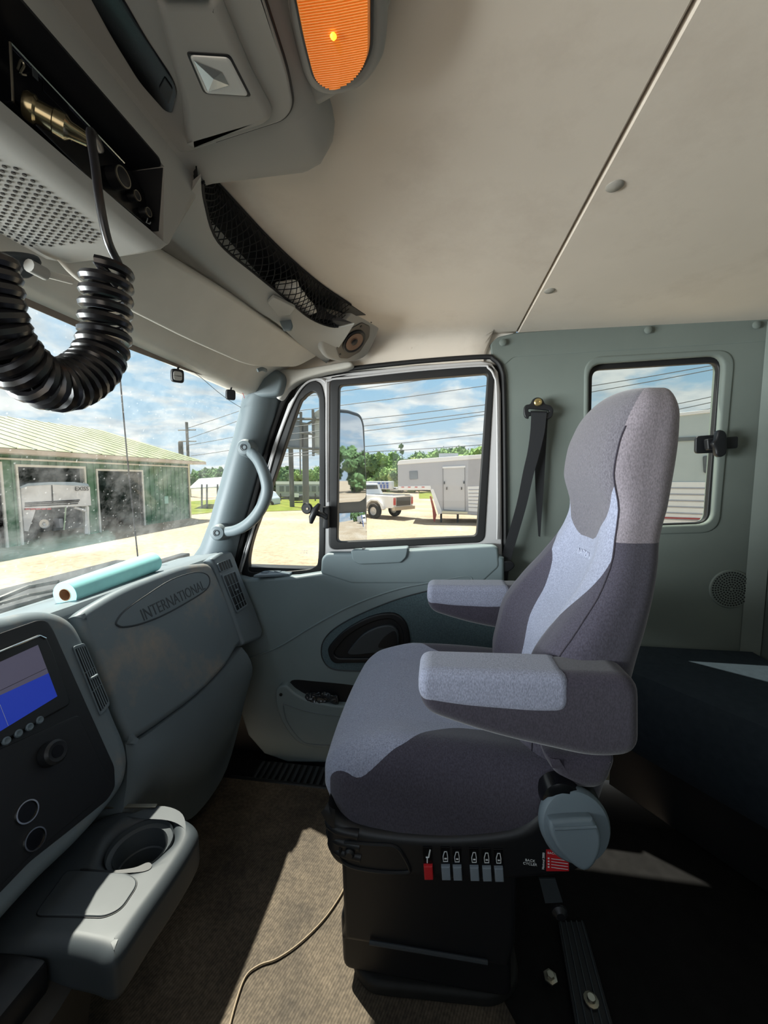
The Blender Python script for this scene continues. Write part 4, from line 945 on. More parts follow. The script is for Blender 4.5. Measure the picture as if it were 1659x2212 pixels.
# transponders on the glass
def device(px, py, r, label, white):
    p = oW(px, py, 0.030); t = thing('dash_camera', p, label, 'camera')
    q = p-cf*0
    nn = (C0-p).normalized(); nn = Vector((nn.x*0.7+0.3, nn.y*0.7-0.2, nn.z)).normalized()
    u = Vector((-nn.y, nn.x, 0)).normalized(); v = nn.cross(u)
    def sq(k, n=8): return spl([p+u*(a_*r*k)+v*(b_*r*1.12*k) for a_, b_ in ((1, 0), (0.86, 0.86), (0, 1), (-0.86, 0.86), (-1, 0), (-0.86, -0.86), (0, -1), (0.86, -0.86))], n)
    plate('camera_body', sq(1), nn, r*1.3, M['black'], t, bev=0.004, seg=3)
    if white:
        fp = plate('camera_front', sq(0.66), nn, 0.002, M['paper'] if False else mat('camera_face', (150, 148, 142), 0.5), t, bev=0.0006); fp.location += nn*0.0018
        text('front_marking', '> rcona', r*0.32, p+nn*0.0022, u if u.dot(cr) > 0 else -u, EZ, M['black'], t, 0.0002)
    tube('mount_arm', [p+v*r*0.5-nn*r*0.9 if v.z > 0 else p-v*r*0.5-nn*r*0.9, oW(px+3, py-26, 0.006)], 0.0028, M['black'], t, n=8)
device(384, 812, 0.0155, 'small rounded dash camera with pale face stuck to the windshield top', True)
device(499, 853, 0.0150, 'small black dash camera hanging beside the pillar at the windshield corner', False)
cab = tube('camera_wire', spl([oW(x, y, 0.008) for x, y in ((402, 794), (430, 812), (470, 846), (500, 868), (520, 880))], 5, False), 0.0008, M['seal'], None, n=5)
tag(cab, 'thin dark wire running across the windshield glass between the two cameras', 'wire')
cab2 = tube('camera_wire', spl([oW(x, y, 0.010) for x, y in ((487, 824), (505, 836), (522, 846), (528, 860))], 5, False), 0.0009, M['red'], None, n=5)
tag(cab2, 'thin red wire by the camera nearest the pillar', 'wire')
# grab handle on the pillar
gh = thing('grab_handle', oY(530, 1060, 1.31), 'curved grey grab handle bolted to the windshield pillar', 'handle')
GH = 1.325
pts = spl([oY(533, 970, GH+0.012), oY(545, 980, GH-0.01), oY(560, 998, GH-0.03), oY(573, 1030, GH-0.042), oY(577, 1062, GH-0.042), oY(564, 1098, GH-0.038), oY(540, 1128, GH-0.03), oY(510, 1145, GH-0.01), oY(478, 1149, GH+0.012)], 6, False)
tube('grip_bar', pts, 0.0185, M['pillar'], gh, n=16, scale=[1.0+0.12*math.sin(PI*i/(len(pts)-1)) for i in range(len(pts))])
for x, y in ((532, 968), (474, 1150)):
    p = oY(x, y, GH)
    f = lathe('handle_foot', [(0.0001, 0.022), (0.012, 0.022), (0.013, 0.024), (0.024, 0.022), (0.031, 0.010), (0.033, -0.03), (0.0001, -0.03)], p, (0.12, -1, 0.05), M['pillar'], gh, 28)
    lathe('foot_screw', [(0.0001, 0.020), (0.010, 0.020), (0.011, 0.0235), (0.0085, 0.0245), (0.006, 0.0215), (0.0001, 0.0215)], p, (0.12, -1, 0.05), M['dashdk'], f, 20)
# cowl and wiper outside the glass
cw = tag(box('cowl', (-1.32, -0.45, 0.55), (-1.065, 1.41, 0.715), M['black'], bev=0.01), 'black cowl panel below the outside of the windshield', 'cowl')
wp = thing('wiper', (-1.03, 0.6, 0.74), 'black windshield wiper lying along the bottom of the glass', 'wiper')
tube('wiper_arm', [oX(-60, 1318, -1.035), oX(0, 1293, -1.035), (oX(60, 1268, -1.035)), oX(125, 1256, -1.03)], 0.006, M['black'], wp, n=8)
tube('wiper_blade', [oX(-60, 1335, -1.02), oX(0, 1304, -1.02), oX(60, 1286, -1.02), oX(112, 1276, -1.02)], 0.0045, M['seal'], wp, n=8)
# radio antenna outside
an = tube('antenna', [oY(257, 790, 1.42), oY(275, 990, 1.42), oY(297, 1197, 1.42), oY(303, 1262, 1.42)], 0.0028, M['black'], None, n=6)
tag(an, 'thin black whip antenna standing outside in front of the green barn', 'antenna')

# ================================================ PASSENGER SEAT
seat = thing('truck_seat', (0.0, 0.87, 0.0), 'grey two-tone cloth high-back air suspension passenger seat with two armrests', 'seat')
# cushion
CX, CY, CZ2 = 0.03, 0.86, 0.475
def cfn(q):
    x, y, z = q; X = CX+x; Y = CY+y; Z = CZ2+z
    k = max(0, z/0.085); fr_ = min(1, max(0, (-x-0.10)/0.13))
    side = min(1, max(0, (abs(y)-0.13)/0.09))
    Z += k*(0.012*math.sin(PI*min(1, (x+0.23)/0.46)))*1.0
    Z += k*side*(1-fr_)*0.022
    Z -= k*fr_*fr_*0.018
    if z < 0: X += 0.03*(-z/0.085)*(1 if x < 0 else 0)*min(1, -x/0.2)
    if x < 0: Y = CY+y*(1-0.03*fr_)
    X += (-0.012)*fr_*(1-(y/0.24)**2)
    if z < 0: Z += 0.03*min(1, max(0, (x-0.10)/0.12))*(-z/0.085)
    return (X, Y, Z)
seam_px = [(700, 1712), (714, 1728), (745, 1733), (800, 1715), (860, 1690), (905, 1662), (960, 1642), (1010, 1634), (1080, 1640), (1170, 1648)]
def cush_sd(co):
    # light cloth on the top; dark on side walls and on the raised side bolsters behind the front third
    x = co.x-CX; y = co.y-CY; z = co.z-CZ2
    edge = lerp([(-0.23, 0.215), (-0.16, 0.235), (-0.09, 0.215), (-0.04, 0.175), (0.02, 0.150), (0.3, 0.145)], x)
    top = z-lerp([(-0.24, -0.012), (-0.19, 0.0), (-0.08, 0.025), (0.1, 0.03)], x)
    return min(edge-abs(y), top*1.2)
cush = softbox('seat_cushion', (0.235, 0.24, 0.085), 0.055, 0.0085, cfn, M['fab'], seat, {'sda': cush_sd})
# backrest
def FX(z): return lerp([(0.42, 0.150), (0.60, 0.150), (0.66, 0.160), (0.72, 0.173), (0.80, 0.222), (0.86, 0.265), (0.93, 0.300), (0.99, 0.312), (1.06, 0.300), (1.12, 0.306), (1.18, 0.326), (1.24, 0.350)], z)
def BX_(z): return lerp([(0.42, 0.285), (0.60, 0.315), (0.735, 0.337), (0.93, 0.392), (1.0, 0.412), (1.13, 0.422), (1.24, 0.415)], z)
def WH(z): return lerp([(0.42, 0.205), (0.52, 0.220), (0.70, 0.228), (0.78, 0.222), (0.84, 0.205), (0.90, 0.175), (0.945, 0.146), (0.985, 0.134), (1.05, 0.134), (1.14, 0.136), (1.22, 0.138), (1.25, 0.138)], z)
def RC_(z): return lerp([(0.42, 0.050), (0.78, 0.052), (0.86, 0.036), (0.93, 0.016), (0.98, 0.004), (1.25, 0.0)], z)
SY = 0.868; HZ = 0.42; Z0 = 0.44; Z1 = 1.222
def bfn(q):
    x, y, z = q
    t = (z+0.40)/0.80; Z = Z0+(Z1-Z0)*t
    zz = Z
    f = (x+0.08)/0.16; a = y/0.22
    w_ = WH(zz); X0 = FX(zz); X1 = BX_(zz)
    X = X0+(X1-X0)*f
    g = max(0, 1-f*2.2)
    s = max(0, 1-(abs(a)/0.62)**2.4) if abs(a) < 0.62 else 0
    X += g*RC_(zz)*s
    if zz > 1.0: X -= g*0.014*(1-a*a)*min(1, (zz-1.0)/0.06)
    Y = SY+a*w_*(1-0.10*max(0, f-0.4))
    if zz > 1.05: Z -= 0.020*(abs(a)**2)*min(1, (zz-1.05)/0.15)
    return (X, Y, Z)
def bseam(co):
    z = co.z; X0 = FX(z); X1 = BX_(z); f = (co.x-X0)/(X1-X0); k = WH(z)*(1-0.10*max(0, f-0.4))
    return (f-0.0875)*0.16+(abs(co.y-SY)/k*0.22-0.206)
def back_light(co):
    z = co.z; g_ = bseam(co)
    y = co.y-SY+lerp([(0.5, 0.030), (0.85, 0.030), (0.94, 0.0)], z)
    hw = lerp([(0.45, 0.080), (0.62, 0.084), (0.72, 0.094), (0.80, 0.112), (0.88, 0.140), (0.93, 0.150), (0.95, 0.2)], z)
    return max(min(hw-abs(y), -g_), min(z-0.937, -g_))
def back_pad(co):
    z = co.z; y = co.y-SY
    hw = lerp([(0.922, 0.030), (0.930, 0.048), (0.945, 0.070), (0.98, 0.100), (1.03, 0.122), (1.10, 0.150), (1.30, 0.30)], z)
    return min(hw-abs(y), -bseam(co), (z-0.9255))
def back_side(co): return min(co.z-0.937, bseam(co))
bk = softbox('backrest', (0.08, 0.22, 0.40), 0.05, 0.0095, bfn, M['fab'], seat, {'sda': back_light, 'sdb': back_pad, 'sdc': back_side})
for sy_, nm_ in ((-1, 'near'), (1, 'far')):
    sp_ = [Vector(bfn(Vector((-0.0660, sy_*0.2060, -0.33+0.66*i/40)))) for i in range(41)]
    tube('seam_piping', sp_, 0.0014, M['fabdk'], bk, n=6)
# piping seams: near edge of the back, headrest border
def bsurf(z, yrel, out=0.003):
    return Vector((FX(z)-out, SY+yrel, z))
sp = [oY(x, y, 0.648) for x, y in ((1160, 1462), (1215, 1398), (1290, 1300), (1340, 1225), (1368, 1175), (1376, 1162))]
# embossed maker word
n_ = Vector((-0.93, 0, 0.36)).normalized()
ep = Vector(bfn(Vector((-0.08, -0.02, (0.890-Z0)/(Z1-Z0)*0.80-0.40)))); e2 = Vector(bfn(Vector((-0.08, -0.02, (0.910-Z0)/(Z1-Z0)*0.80-0.40))))
eb = text('embossed_lettering', 'NATIONAL', 0.018, ep+n_*0.0005, (0, -1, 0), (e2-ep), mat('embossed_thread', (176, 180, 198), 0.8), bk, 0.0022)
# armrests
def arm(Yc, hw, nm, src):
    zo = [Vector(p) for p in src]
    return zo
AY = 0.592
main_px = [(905, 1524), (904, 1458), (915, 1450), (1000, 1450), (1120, 1455), (1240, 1462), (1350, 1464), (1376, 1478), (1389, 1502), (1389, 1590), (1378, 1618), (1345, 1640), (1290, 1646), (1230, 1638), (1150, 1612), (1060, 1594), (980, 1582), (935, 1562), (912, 1542)]
pad_px = [(903, 1520), (903, 1447), (1238, 1459), (1238, 1548), (1160, 1549), (1000, 1536)]
A1 = rnd(PY(AY, (905, 1542), (904, 1449), (1389, 1464), (1389, 1640), (1290, 1648), (1060, 1596)), [0.035, 0.024, 0.035, 0.05, 0.08, 0.1], 7); a1 = plate('armrest', A1, (0, -1, 0), 0.078, M['fabdk'], seat, bev=0.020, seg=5)
Pp = rnd(PY(AY-0.0018, *pad_px), [0.022, 0.022, 0.022, 0.04, 0.04, 0.06], 7); ap1 = plate('armrest_pad', Pp, (0, -1, 0), 0.0815, M['fablt'], a1, bev=0.016, seg=5)
A2 = [p+Vector((0, 0.485, 0)) for p in A1]; P2_ = [p+Vector((0, 0.485, 0)) for p in Pp]
a2 = plate('armrest', A2, (0, -1, 0), 0.078, M['fabdk'], seat, bev=0.020, seg=5)
plate('armrest_pad', P2_, (0, -1, 0), 0.0815, M['fablt'], a2, bev=0.016, seg=5)
# near wing at the foot of the backrest, under the armrest
wg = spl(PY(0.615, (1180, 1636), (1240, 1640), (1328, 1640), (1326, 1680), (1308, 1706), (1276, 1714), (1238, 1706), (1206, 1684)), 5)
plate('backrest_wing', wg, (0, -1, 0), 0.07, M['fabdk'], seat, bev=0.02, seg=5)
# plastic tray under the cushion, with controls
TY = 0.612
tp = [(704, 1752), (708, 1745), (730, 1775), (800, 1800), (950, 1812), (1100, 1800), (1160, 1770), (1190, 1730), (1230, 1712), (1290, 1725), (1310, 1780), (1290, 1850), (1262, 1884), (1180, 1902), (1060, 1910), (930, 1906), (800, 1896), (742, 1880), (716, 1862), (704, 1830)]
ty = plate('seat_pan', spl(PY(TY, *tp), 4), (0, -1, 0), 0.50, M['black'], seat, bev=0.016, seg=4)
# bellows-like folds at the front corner
for k, (y0, y1) in enumerate(((1770, 1790), (1795, 1812), (1818, 1835))):
    p0 = oY(706+k*3, (y0+y1)/2, TY+0.012)
    tube('pan_fold', spl([p0+Vector((0.06, -0.008, -0.004)), p0+Vector((0.015, -0.004, 0)), p0+Vector((0.0, 0.03, 0)), p0+Vector((-0.002, 0.2, 0)), p0+Vector((0.0, 0.44, 0))], 5, False), 0.009, M['black'], ty, n=10)
# storage recess outline
tube('recess_rim', spl(PY(TY-0.001, (745, 1820), (735, 1840), (742, 1862), (770, 1875), (830, 1884), (880, 1884), (884, 1875), (872, 1850), (852, 1828), (800, 1824)), 5), 0.0028, M['black'], ty, closed=True, n=8)
lathe('tray_knob', [(0.0001, 0), (0.008, 0), (0.009, 0.008), (0.006, 0.012), (0.0001, 0.012)], oY(757, 1836, TY), (0, -1, 0), M['black'], ty, 18)
# rocker switches with icons
cols = ['red', 'rocker', 'rocker', 'rocker', 'rocker', 'rocker']
for k, (x, cname) in enumerate(zip((925, 963, 988, 1025, 1052, 1078), cols)):
    yb = 1888+k*0.9
    r0 = plate('rocker_switch', PY(TY-0.008, (x-10, yb-15), (x+9, yb-15), (x+11, yb+14), (x-8, yb+14)), (0, -0.98, 0), 0.010, M[cname], ty, bev=0.002)
    if k == 0: r0['label'] = 'red rocker switch'
    q = plate('switch_face', PY(TY-0.002, (x-12, yb-58), (x+8, yb-58), (x+9, yb-18), (x-11, yb-18)), (0, -1, 0), 0.003, M['blackg'], ty, bev=0.0006)
    ic = [(x-5, yb-28), (x-6, yb-38), (x-3, yb-49), (x+2, yb-49), (x+4, yb-38), (x+4, yb-28)]
    if k == 0: ic = [(x-5, yb-36), (x+1, yb-36), (x+4, yb-52)]
    tube('switch_icon', PY(TY-0.0028, *ic), 0.0007 if k else 0.0012, M['white'], q, closed=k > 0, n=5)
    if k == 0: tube('switch_icon', PY(TY-0.0028, (x-2, yb-34), (x-2, yb-24)), 0.0010, M['white'], q, n=5)
    else: tube('switch_icon', PY(TY-0.0028, (x-3, yb-34), (x+2, yb-34)), 0.0010, M['white'], q, n=5)
text('switch_print', 'BACK\nCYCLER', 0.0062, oY(1145, 1863, TY-0.001), EX, EZ, M['white'], ty, 0.0002)
text('side_print', 'National 2000', 0.0052, oY(1174, 1860, TY-0.001), EZ, -EX, M['white'], ty, 0.0002)
rl = plate('red_label', PY(TY-0.001, (1180, 1836), (1229, 1836), (1229, 1882), (1180, 1882)), (0, -1, 0), 0.001, M['red'], ty, bev=0)
rl['label'] = 'red instruction label with white print'
text('label_print', 'BACKCYCLER', 0.0052, oY(1205, 1845, TY-0.0022), EX, EZ, M['white'], rl, 0.0001)
bm = bmesh.new()
for k in range(4):
    p = oY(1185, 1854+k*6.2, TY-0.0022); box(None, p-Vector((0.0013, 0.0003, 0.0013)), p+Vector((0.0013, 0, 0.0013)), M['white'], bev=0, bm=bm)
    box(None, p+Vector((0.004, -0.0003, -0.0004)), p+Vector((0.030, 0, 0.0004)), M['white'], bev=0, bm=bm)
frombm('label_lines', bm, M['white'], rl)
# recline hub and grey adjusting knob
hub = oY(1214, 1728, TY-0.004)
lathe('recline_hub', [(0.0001, 0.008), (0.020, 0.008), (0.030, 0.003), (0.034, -0.02), (0.0001, -0.02)], hub+Vector((0, 0, 0.0)), (0, -1, 0), M['blackg'], seat, 36)
kp = oY(1242, 1782, TY-0.018); kn = Vector((0.05, -0.96, 0.28)).normalized()
kb = lathe('adjusting_knob', [(0.0001, -0.018), (0.050, -0.018), (0.053, -0.010), (0.053, 0.0), (0.049, 0.006), (0.044, 0.007), (0.0001, 0.007)], kp, kn, M['knob'], seat, 44)
ku = kn.cross(EX).normalized()*-1; kr = Vector((1, 0, 0))
if ku.z < 0: ku = -ku
gr = [onp(x_, y_, kn, kn.dot(kp)+0.024) for x_, y_ in ((1188, 1782), (1200, 1772), (1272, 1768), (1285, 1774), (1300, 1808), (1297, 1844), (1280, 1876), (1256, 1882), (1218, 1850), (1196, 1815))]
plate('knob_grip', spl(gr, 4), kn, 0.028, M['knob'], kb, bev=0.006, seg=4)
tube('grip_edge', [onp(x_, y_, kn, kn.dot(kp)+0.0245) for x_, y_ in ((1198, 1790), (1215, 1790), (1288, 1786))], 0.0022, M['knob'], kb, n=8)
# pedestal and base plate
pdp = spl([Vector((x, 0.66, z)) for x, z in ((-0.180, 0.36), (-0.176, 0.30), (-0.172, 0.165), (-0.178, 0.15), (0.14, 0.15), (0.15, 0.20), (0.15, 0.36))], 1)
plate('seat_pedestal', pdp, (0, -1, 0), 0.38, M['black'], seat, bev=0.012, seg=3)
plate('pedestal_skirt', rnd([Vector((x, 0.70, z)) for x, z in ((-0.19, 0.16), (0.15, 0.16), (0.155, 0.03), (-0.185, 0.03))], 0.02, 4), (0, -1, 0), 0.34, M['black'], seat, bev=0.01, seg=3)
bp_ = rnd([oZ(x, y, 0.03) for x, y in ((742, 1985), (1118, 1995), (1130, 2090), (1080, 2122), (800, 2116), (768, 2096), (752, 2050))], [0.01, 0.01, 0.03, 0.04, 0.04, 0.04, 0.02], 5)
far = [Vector((0.17, 1.05, 0.03)), Vector((-0.19, 1.05, 0.03))]
bp2 = rnd([far[1]]+[Vector((-0.195, 0.86, 0.03)), Vector((-0.172, 0.72, 0.03)), Vector((-0.13, 0.685, 0.03)), Vector((0.13, 0.70, 0.03)), Vector((0.18, 0.74, 0.03))]+[far[0]], 0.03, 5)
plate('base_plate', bp2, (0, 0, 1), 0.030, mat('base_rubber', (30, 29, 28), 0.7, bump=0.4, bscale=260, var=0.2, vscale=60), seat, bev=0.010, seg=3)
for x, y in ((795, 2048),): lathe('base_bolt', [(0.0001, 0), (0.016, 0), (0.012, 0.004), (0.008, 0.005), (0.008, 0.012), (0.0001, 0.012)], oZ(x, y, 0.031), (0, 0, 1), M['black'], seat, 16)
tube('pedestal_edge', [Vector((-0.12, 0.655, 0.165)), Vector((0.10, 0.655, 0.165))], 0.004, M['dashdk'], seat, n=8)
# seat track strap and floor rail to the right of the seat
rail = thing('floor_rail', (0.25, 0.7, 0.0), 'black ribbed floor strip with bolts to the right of the seat base', 'rail')
ra = [oZ(x, y, 0.010) for x, y in ((1205, 1990), (1262, 1990), (1330, 2230), (1245, 2230))]
plate('rail_strip', ra, (0, 0, 1), 0.010, M['black'], rail, bev=0.002)
bm = bmesh.new()
for k in range(5):
    t = (k+0.5)/5; tube(None, [ra[0].lerp(ra[1], t)+Vector((0, 0, 0.001)), ra[3].lerp(ra[2], t)+Vector((0, 0, 0.001))], 0.002, None, n=6, bm=bm)
frombm('strip_ribs', bm, M['dashdk'], rail, True)
for x, y, lab in ((1189, 2112, 'galvanised bolt'), (1277, 2162, 'galvanised bolt')):
    p = oZ(x, y, 0.012); lathe('rail_bolt', [(0.0001, 0), (0.014, 0), (0.014, 0.003), (0.008, 0.004), (0.007, 0.009), (0.0001, 0.009)], p, (0, 0, 1), M['steel'], rail, 6 if y < 2130 else 12)
brk = thing('seat_strap', oY(1195, 1950, 0.66), 'dark metal bracket hanging from the seat toward the floor rail', 'bracket')
plate('strap_plate', PY(0.64, (1165, 1900), (1200, 1900), (1216, 1950), (1178, 1952)), (0, -1, 0), 0.004, M['dashdk'], brk, bev=0.0008)
lathe('strap_bolt', [(0.0001, 0), (0.013, 0), (0.013, 0.004), (0.007, 0.010), (0.0001, 0.010)], oY(1208, 1968, 0.64), (0, -1, 0), M['black'], brk, 16)
# seat belt
bt = thing('seat_belt', oY(1162, 890, 1.39), 'black shoulder seat belt hanging from a bolted guide on the pillar', 'seat belt')
yb = 1.388
guide_o = spl(PY(yb-0.008, (1132, 884), (1136, 875), (1146, 872), (1152, 862), (1162, 858), (1172, 862), (1178, 872), (1190, 876), (1196, 886), (1192, 900), (1182, 906), (1176, 900), (1146, 898), (1142, 904), (1134, 900)), 4)
plate('belt_guide', guide_o, (0, -1, 0), 0.012, M['black'], bt, holes=[spl(PY(yb-0.008, (1142, 886), (1146, 883), (1182, 886), (1186, 890), (1180, 893), (1146, 890)), 3)], bev=0.003, seg=3)
lathe('guide_bolt', [(0.0001, 0), (0.013, 0), (0.013, 0.004), (0.010, 0.007), (0.005, 0.007), (0.004, 0.005), (0.0001, 0.005)], oY(1162, 869, yb-0.010), (0, -1, 0), M['brass'], bt, 20)
tube('guide_slot', PY(yb-0.010, (1146, 890), (1182, 891)), 0.004, M['black'], bt, n=8)
Abelt = spl(PY(1.375, (1148, 890), (1146, 930), (1140, 975), (1130, 1020), (1116, 1090), (1096, 1160), (1080, 1215), (1074, 1250), (1064, 1300), (1058, 1360), (1060, 1420), (1078, 1480)), 5, False)
Bbelt = spl(PY(1.375, (1181, 891), (1176, 935), (1164, 985), (1152, 1028), (1138, 1090), (1118, 1160), (1102, 1214), (1096, 1250), (1080, 1300), (1072, 1360), (1074, 1420), (1092, 1480)), 5, False)
def ribbon(name, A, B, th, m, parent):
    rg = [[a, c, c+Vector((0, th, 0)), a+Vector((0, th, 0))] for a, c in zip(A, B)]
    b = rings_bm(rg); bmesh.ops.recalc_face_normals(b, faces=b.faces); return frombm(name, b, m, parent, True)
ribbon('belt_webbing', [p+Vector((0, -0.0, 0)) for p in Abelt], Bbelt, 0.003, M['belt'], bt)
A3 = PY(1.398, (1152, 892), (1154, 960), (1157, 1060), (1163, 1158)); B3 = PY(1.398, (1184, 892), (1180, 960), (1174, 1060), (1167, 1160))
ribbon('belt_webbing', A3, B3, 0.002, M['belt'], bt)
bu = oY(1090, 1224, 1.36)
plate('belt_tongue', spl(PY(1.362, (1072, 1224), (1082, 1214), (1104, 1212), (1112, 1222), (1104, 1232), (1094, 1236), (1080, 1234)), 4), (0, -1, 0), 0.014, M['black'], bt, bev=0.004, seg=3)
tube('belt_buckle', spl(PY(1.372, (1074, 1224), (1060, 1234), (1048, 1252), (1042, 1270), (1041, 1290)), 5, False), 0.014, M['black'], bt, n=12)
lathe('buckle_rivet', [(0.0001, 0), (0.003, 0), (0.003, 0.002), (0.0001, 0.002)], oY(1063, 1225, 1.355), (0, -1, 0), M['seal'], bt, 10)
# chrome-bright latch post on the wall behind the belt
tube('anchor_plate', PY(1.39, (1076, 1240), (1072, 1256)), 0.004, M['chrome'], bt, n=8)

# ================================================ REAR BENCH AND REAR-WALL DETAILS
be = thing('rear_bench', (0.9, 1.1, 0.0), 'dark blue-grey cloth rear bench at the right edge behind the seat', 'bench')
def bz_(x, y): return oZ(x, y, 0.47)
f0 = Vector((0.575, 1.41, 0)); fdir = (Vector((0.785, 0.994, 0))-Vector((0.668, 1.145, 0))).normalized()
f0 = Vector((0.668, 1.145, 0))-fdir*0.32; f1 = f0+fdir*0.80
back_ = Vector((0.25, 0.1, 0))
rings = []
for k in range(9):
    p = f0.lerp(f1, k/8); bl = Vector((1.045, p.y, 0))
    nb = Vector((-fdir.y, fdir.x, 0)); nb = nb if nb.x < 0 else -nb
    r = [p+nb*(-0.06)+Vector((0, 0, 0.19)), p+nb*(-0.01)+Vector((0, 0, 0.20)), p+nb*0.025+Vector((0, 0, 0.26)), p+nb*0.03+Vector((0, 0, 0.36)), p+nb*0.022+Vector((0, 0, 0.42)), p+nb*0.0+Vector((0, 0, 0.455)), p-nb*0.05+Vector((0, 0, 0.472)), p-nb*0.15+Vector((0, 0, 0.478)), p-nb*0.8+Vector((0, 0, 0.48)), p-nb*0.8+Vector((0, 0, 0.19))]
    rings.append([Vector((min(v.x, 1.03), min(v.y, 1.385), v.z)) for v in r])
b = rings_bm(rings); bmesh.ops.recalc_face_normals(b, faces=b.faces)
frombm('bench_cushion', b, M['bench'], be, True)
nbn = Vector((-fdir.y, fdir.x, 0)); nbn = nbn if nbn.x < 0 else -nbn
q0 = f0+fdir*0.12-nbn*0.06; q1 = f0+fdir*0.66-nbn*0.06
plate('bench_base', [q0+Vector((0, 0, 0.0)), q1, q1+Vector((0, 0, 0.19)), q0+Vector((0, 0, 0.19))], nbn, 0.12, M['black'], be, bev=0.004)
rs = [oY(1470, 1700, 0.9)]
g0 = f0+fdir*0.62-nbn*0.058; 
plate('red_label', [g0+Vector((0, 0, 0.05)), g0+fdir*0.16+Vector((0, 0, 0.03)), g0+fdir*0.16+Vector((0, 0, 0.07)), g0+Vector((0, 0, 0.10))], nbn, 0.002, mat('dull_red', (120, 18, 30), 0.6), be, bev=0)['label'] = 'dark red strip'
# bench backrest pad at the frame's right edge
bb = softbox('bench_backrest', (0.05, 0.30, 0.28), 0.045, 0.02, lambda q: (1.0+q.x+0.06*(0.28-q.z)*-0.4, 1.05+q.y, 0.78+q.z) , M['bench'], be)
bb.location += Vector((0.04, 0.0, 0.0))
bpy.data.objects.remove(bb)
# round speaker grille low on the side wall
sg = thing('wall_speaker_grille', oY(1578, 1272, YW), 'round perforated speaker grille low on the dark side wall', 'speaker')
ctr = oY(1578, 1272, YW-0.001); bm = bmesh.new(); rad = 0.058
for ring in range(1, 8):
    rr_ = ring*rad/7.2; nn_ = 6*ring
    for k in range(nn_):
        a_ = 2*PI*k/nn_+ring*0.4
        lathe(None, [(0.0001, 0), (0.0028, 0), (0.0028, 0.001), (0.0001, 0.001)], ctr+Vector((rr_*math.cos(a_), -0.004, rr_*math.sin(a_))), (0, -1, 0), None, n=8, bm=bm)
lathe('grille_disc', [(0.0001, 0), (rad+0.008, 0), (rad+0.005, 0.004), (0.0001, 0.004)], ctr, (0, -1, 0), M['wall'], sg, 40)
frombm('grille_holes', bm, M['black'], sg)
# floor clutter: power lead
wl_ = tube('floor_wire', spl([oZ(x, y, 0.004) for x, y in ((490, 2240), (508, 2170), (530, 2110), (560, 2085), (600, 2070), (650, 2035), (700, 1985), (735, 1935), (748, 1905))], 6, False), 0.0022, mat('tan_wire', (120, 104, 82), 0.6), None, n=6)
tag(wl_, 'thin tan wire lying across the floor mat to the seat base', 'wire')

# ================================================ OUTSIDE: ground and grass
def ground_mat():
    m = bpy.data.materials.new('gravel_yard'); m.use_nodes = True; nt = m.node_tree; b = nt.nodes['Principled BSDF']
    b.inputs['Roughness'].default_value = 0.95; b.inputs['Specular IOR Level'].default_value = 0.1
    tc = N(nt, 'ShaderNodeTexCoord')
    a = N(nt, 'ShaderNodeTexNoise'); a.inputs['Scale'].default_value = 0.35; a.inputs['Detail'].default_value = 8; L(nt, tc, a, 3, 0)
    ra_ = ramp(nt, [(0.3, srgb(150, 132, 112)), (0.5, srgb(163, 147, 127)), (0.7, srgb(174, 162, 146))]); L(nt, a, ra_)
    c = N(nt, 'ShaderNodeTexNoise'); c.inputs['Scale'].default_value = 5; c.inputs['Detail'].default_value = 8; c.inputs['Roughness'].default_value = 0.8; L(nt, tc, c, 3, 0)
    rc = ramp(nt, [(0.36, (0.70, 0.68, 0.65)), (0.55, (1.05, 1.05, 1.05))]); L(nt, c, rc)
    mu = N(nt, 'ShaderNodeMixRGB', blend_type='MULTIPLY'); mu.inputs[0].default_value = 1; L(nt, ra_, mu, 0, 1); L(nt, rc, mu, 0, 2); L(nt, mu, b)
    return m
gm = ground_mat()
S(raw('ground', [(-300, -120, GZ), (300, -120, GZ), (300, 500, GZ), (-300, 500, GZ)], [(0, 1, 2, 3)], gm))
grs = mat('grass', (104, 114, 50), 0.95, var=0.25, vscale=1.2, dirt=(138, 134, 68), dscale=0.4, spec=0.05)
def gpatch(pts, nm='grass'):
    P = [oZ(x, y, GZ+0.02) for x, y in pts]
    o = raw(nm, P, [tuple(range(len(P)))], grs); o['kind'] = 'stuff'; return o
for P_, lab in ((((540, 1106), (620, 1103), (740, 1099), (740, 1068), (620, 1072), (540, 1078)), 'green grass strip behind the yard seen through the vent pane'),
                (((905, 1077), (1060, 1075), (1060, 1062), (905, 1062)), 'yellow-green grass beyond the white pickup'),
                (((395, 1113), (450, 1108), (480, 1100), (480, 1078), (395, 1084)), 'grass beyond the right end of the green barn')):
    tag(gpatch(P_), lab, 'grass')

# ================================================ BARN
bw = mat('barn_green', (96, 132, 108), 0.7, bump=0.8, bscale=0.9, btype='rib', var=0.08, vscale=2)
bwm = bpy.data.materials['barn_green']; 
broof = mat('barn_roof', (114, 121, 84), 0.6, var=0.07, vscale=0.8)
bwhite = mat('barn_trim', (214, 214, 208), 0.6)
barn = thing('barn', (-19.0, 12.0, GZ), 'long green metal barn with pale green roof and open doorways, seen through the windshield', 'barn')
BX = -13.6; YE = 19.6; ZE = oX(435, 1003, BX+0.3).z
def BP(x, y): return oX(x, y, BX)
d1 = [BP(36, 1007), BP(178, 1013), BP(190, 1172), BP(48, 1200)]
def ydoor(a, c, top): ya = BP(*a).y; yc = BP(*c).y; zt = BP(*top).z; return ya, yc, zt
D1 = (BP(42, 1080).y, BP(184, 1080).y, BP(100, 1010).z); D2 = (BP(213, 1080).y, BP(308, 1080).y, BP(255, 1018).z); D3 = (BP(-130, 1080).y, BP(3, 1080).y, BP(0, 1003).z)
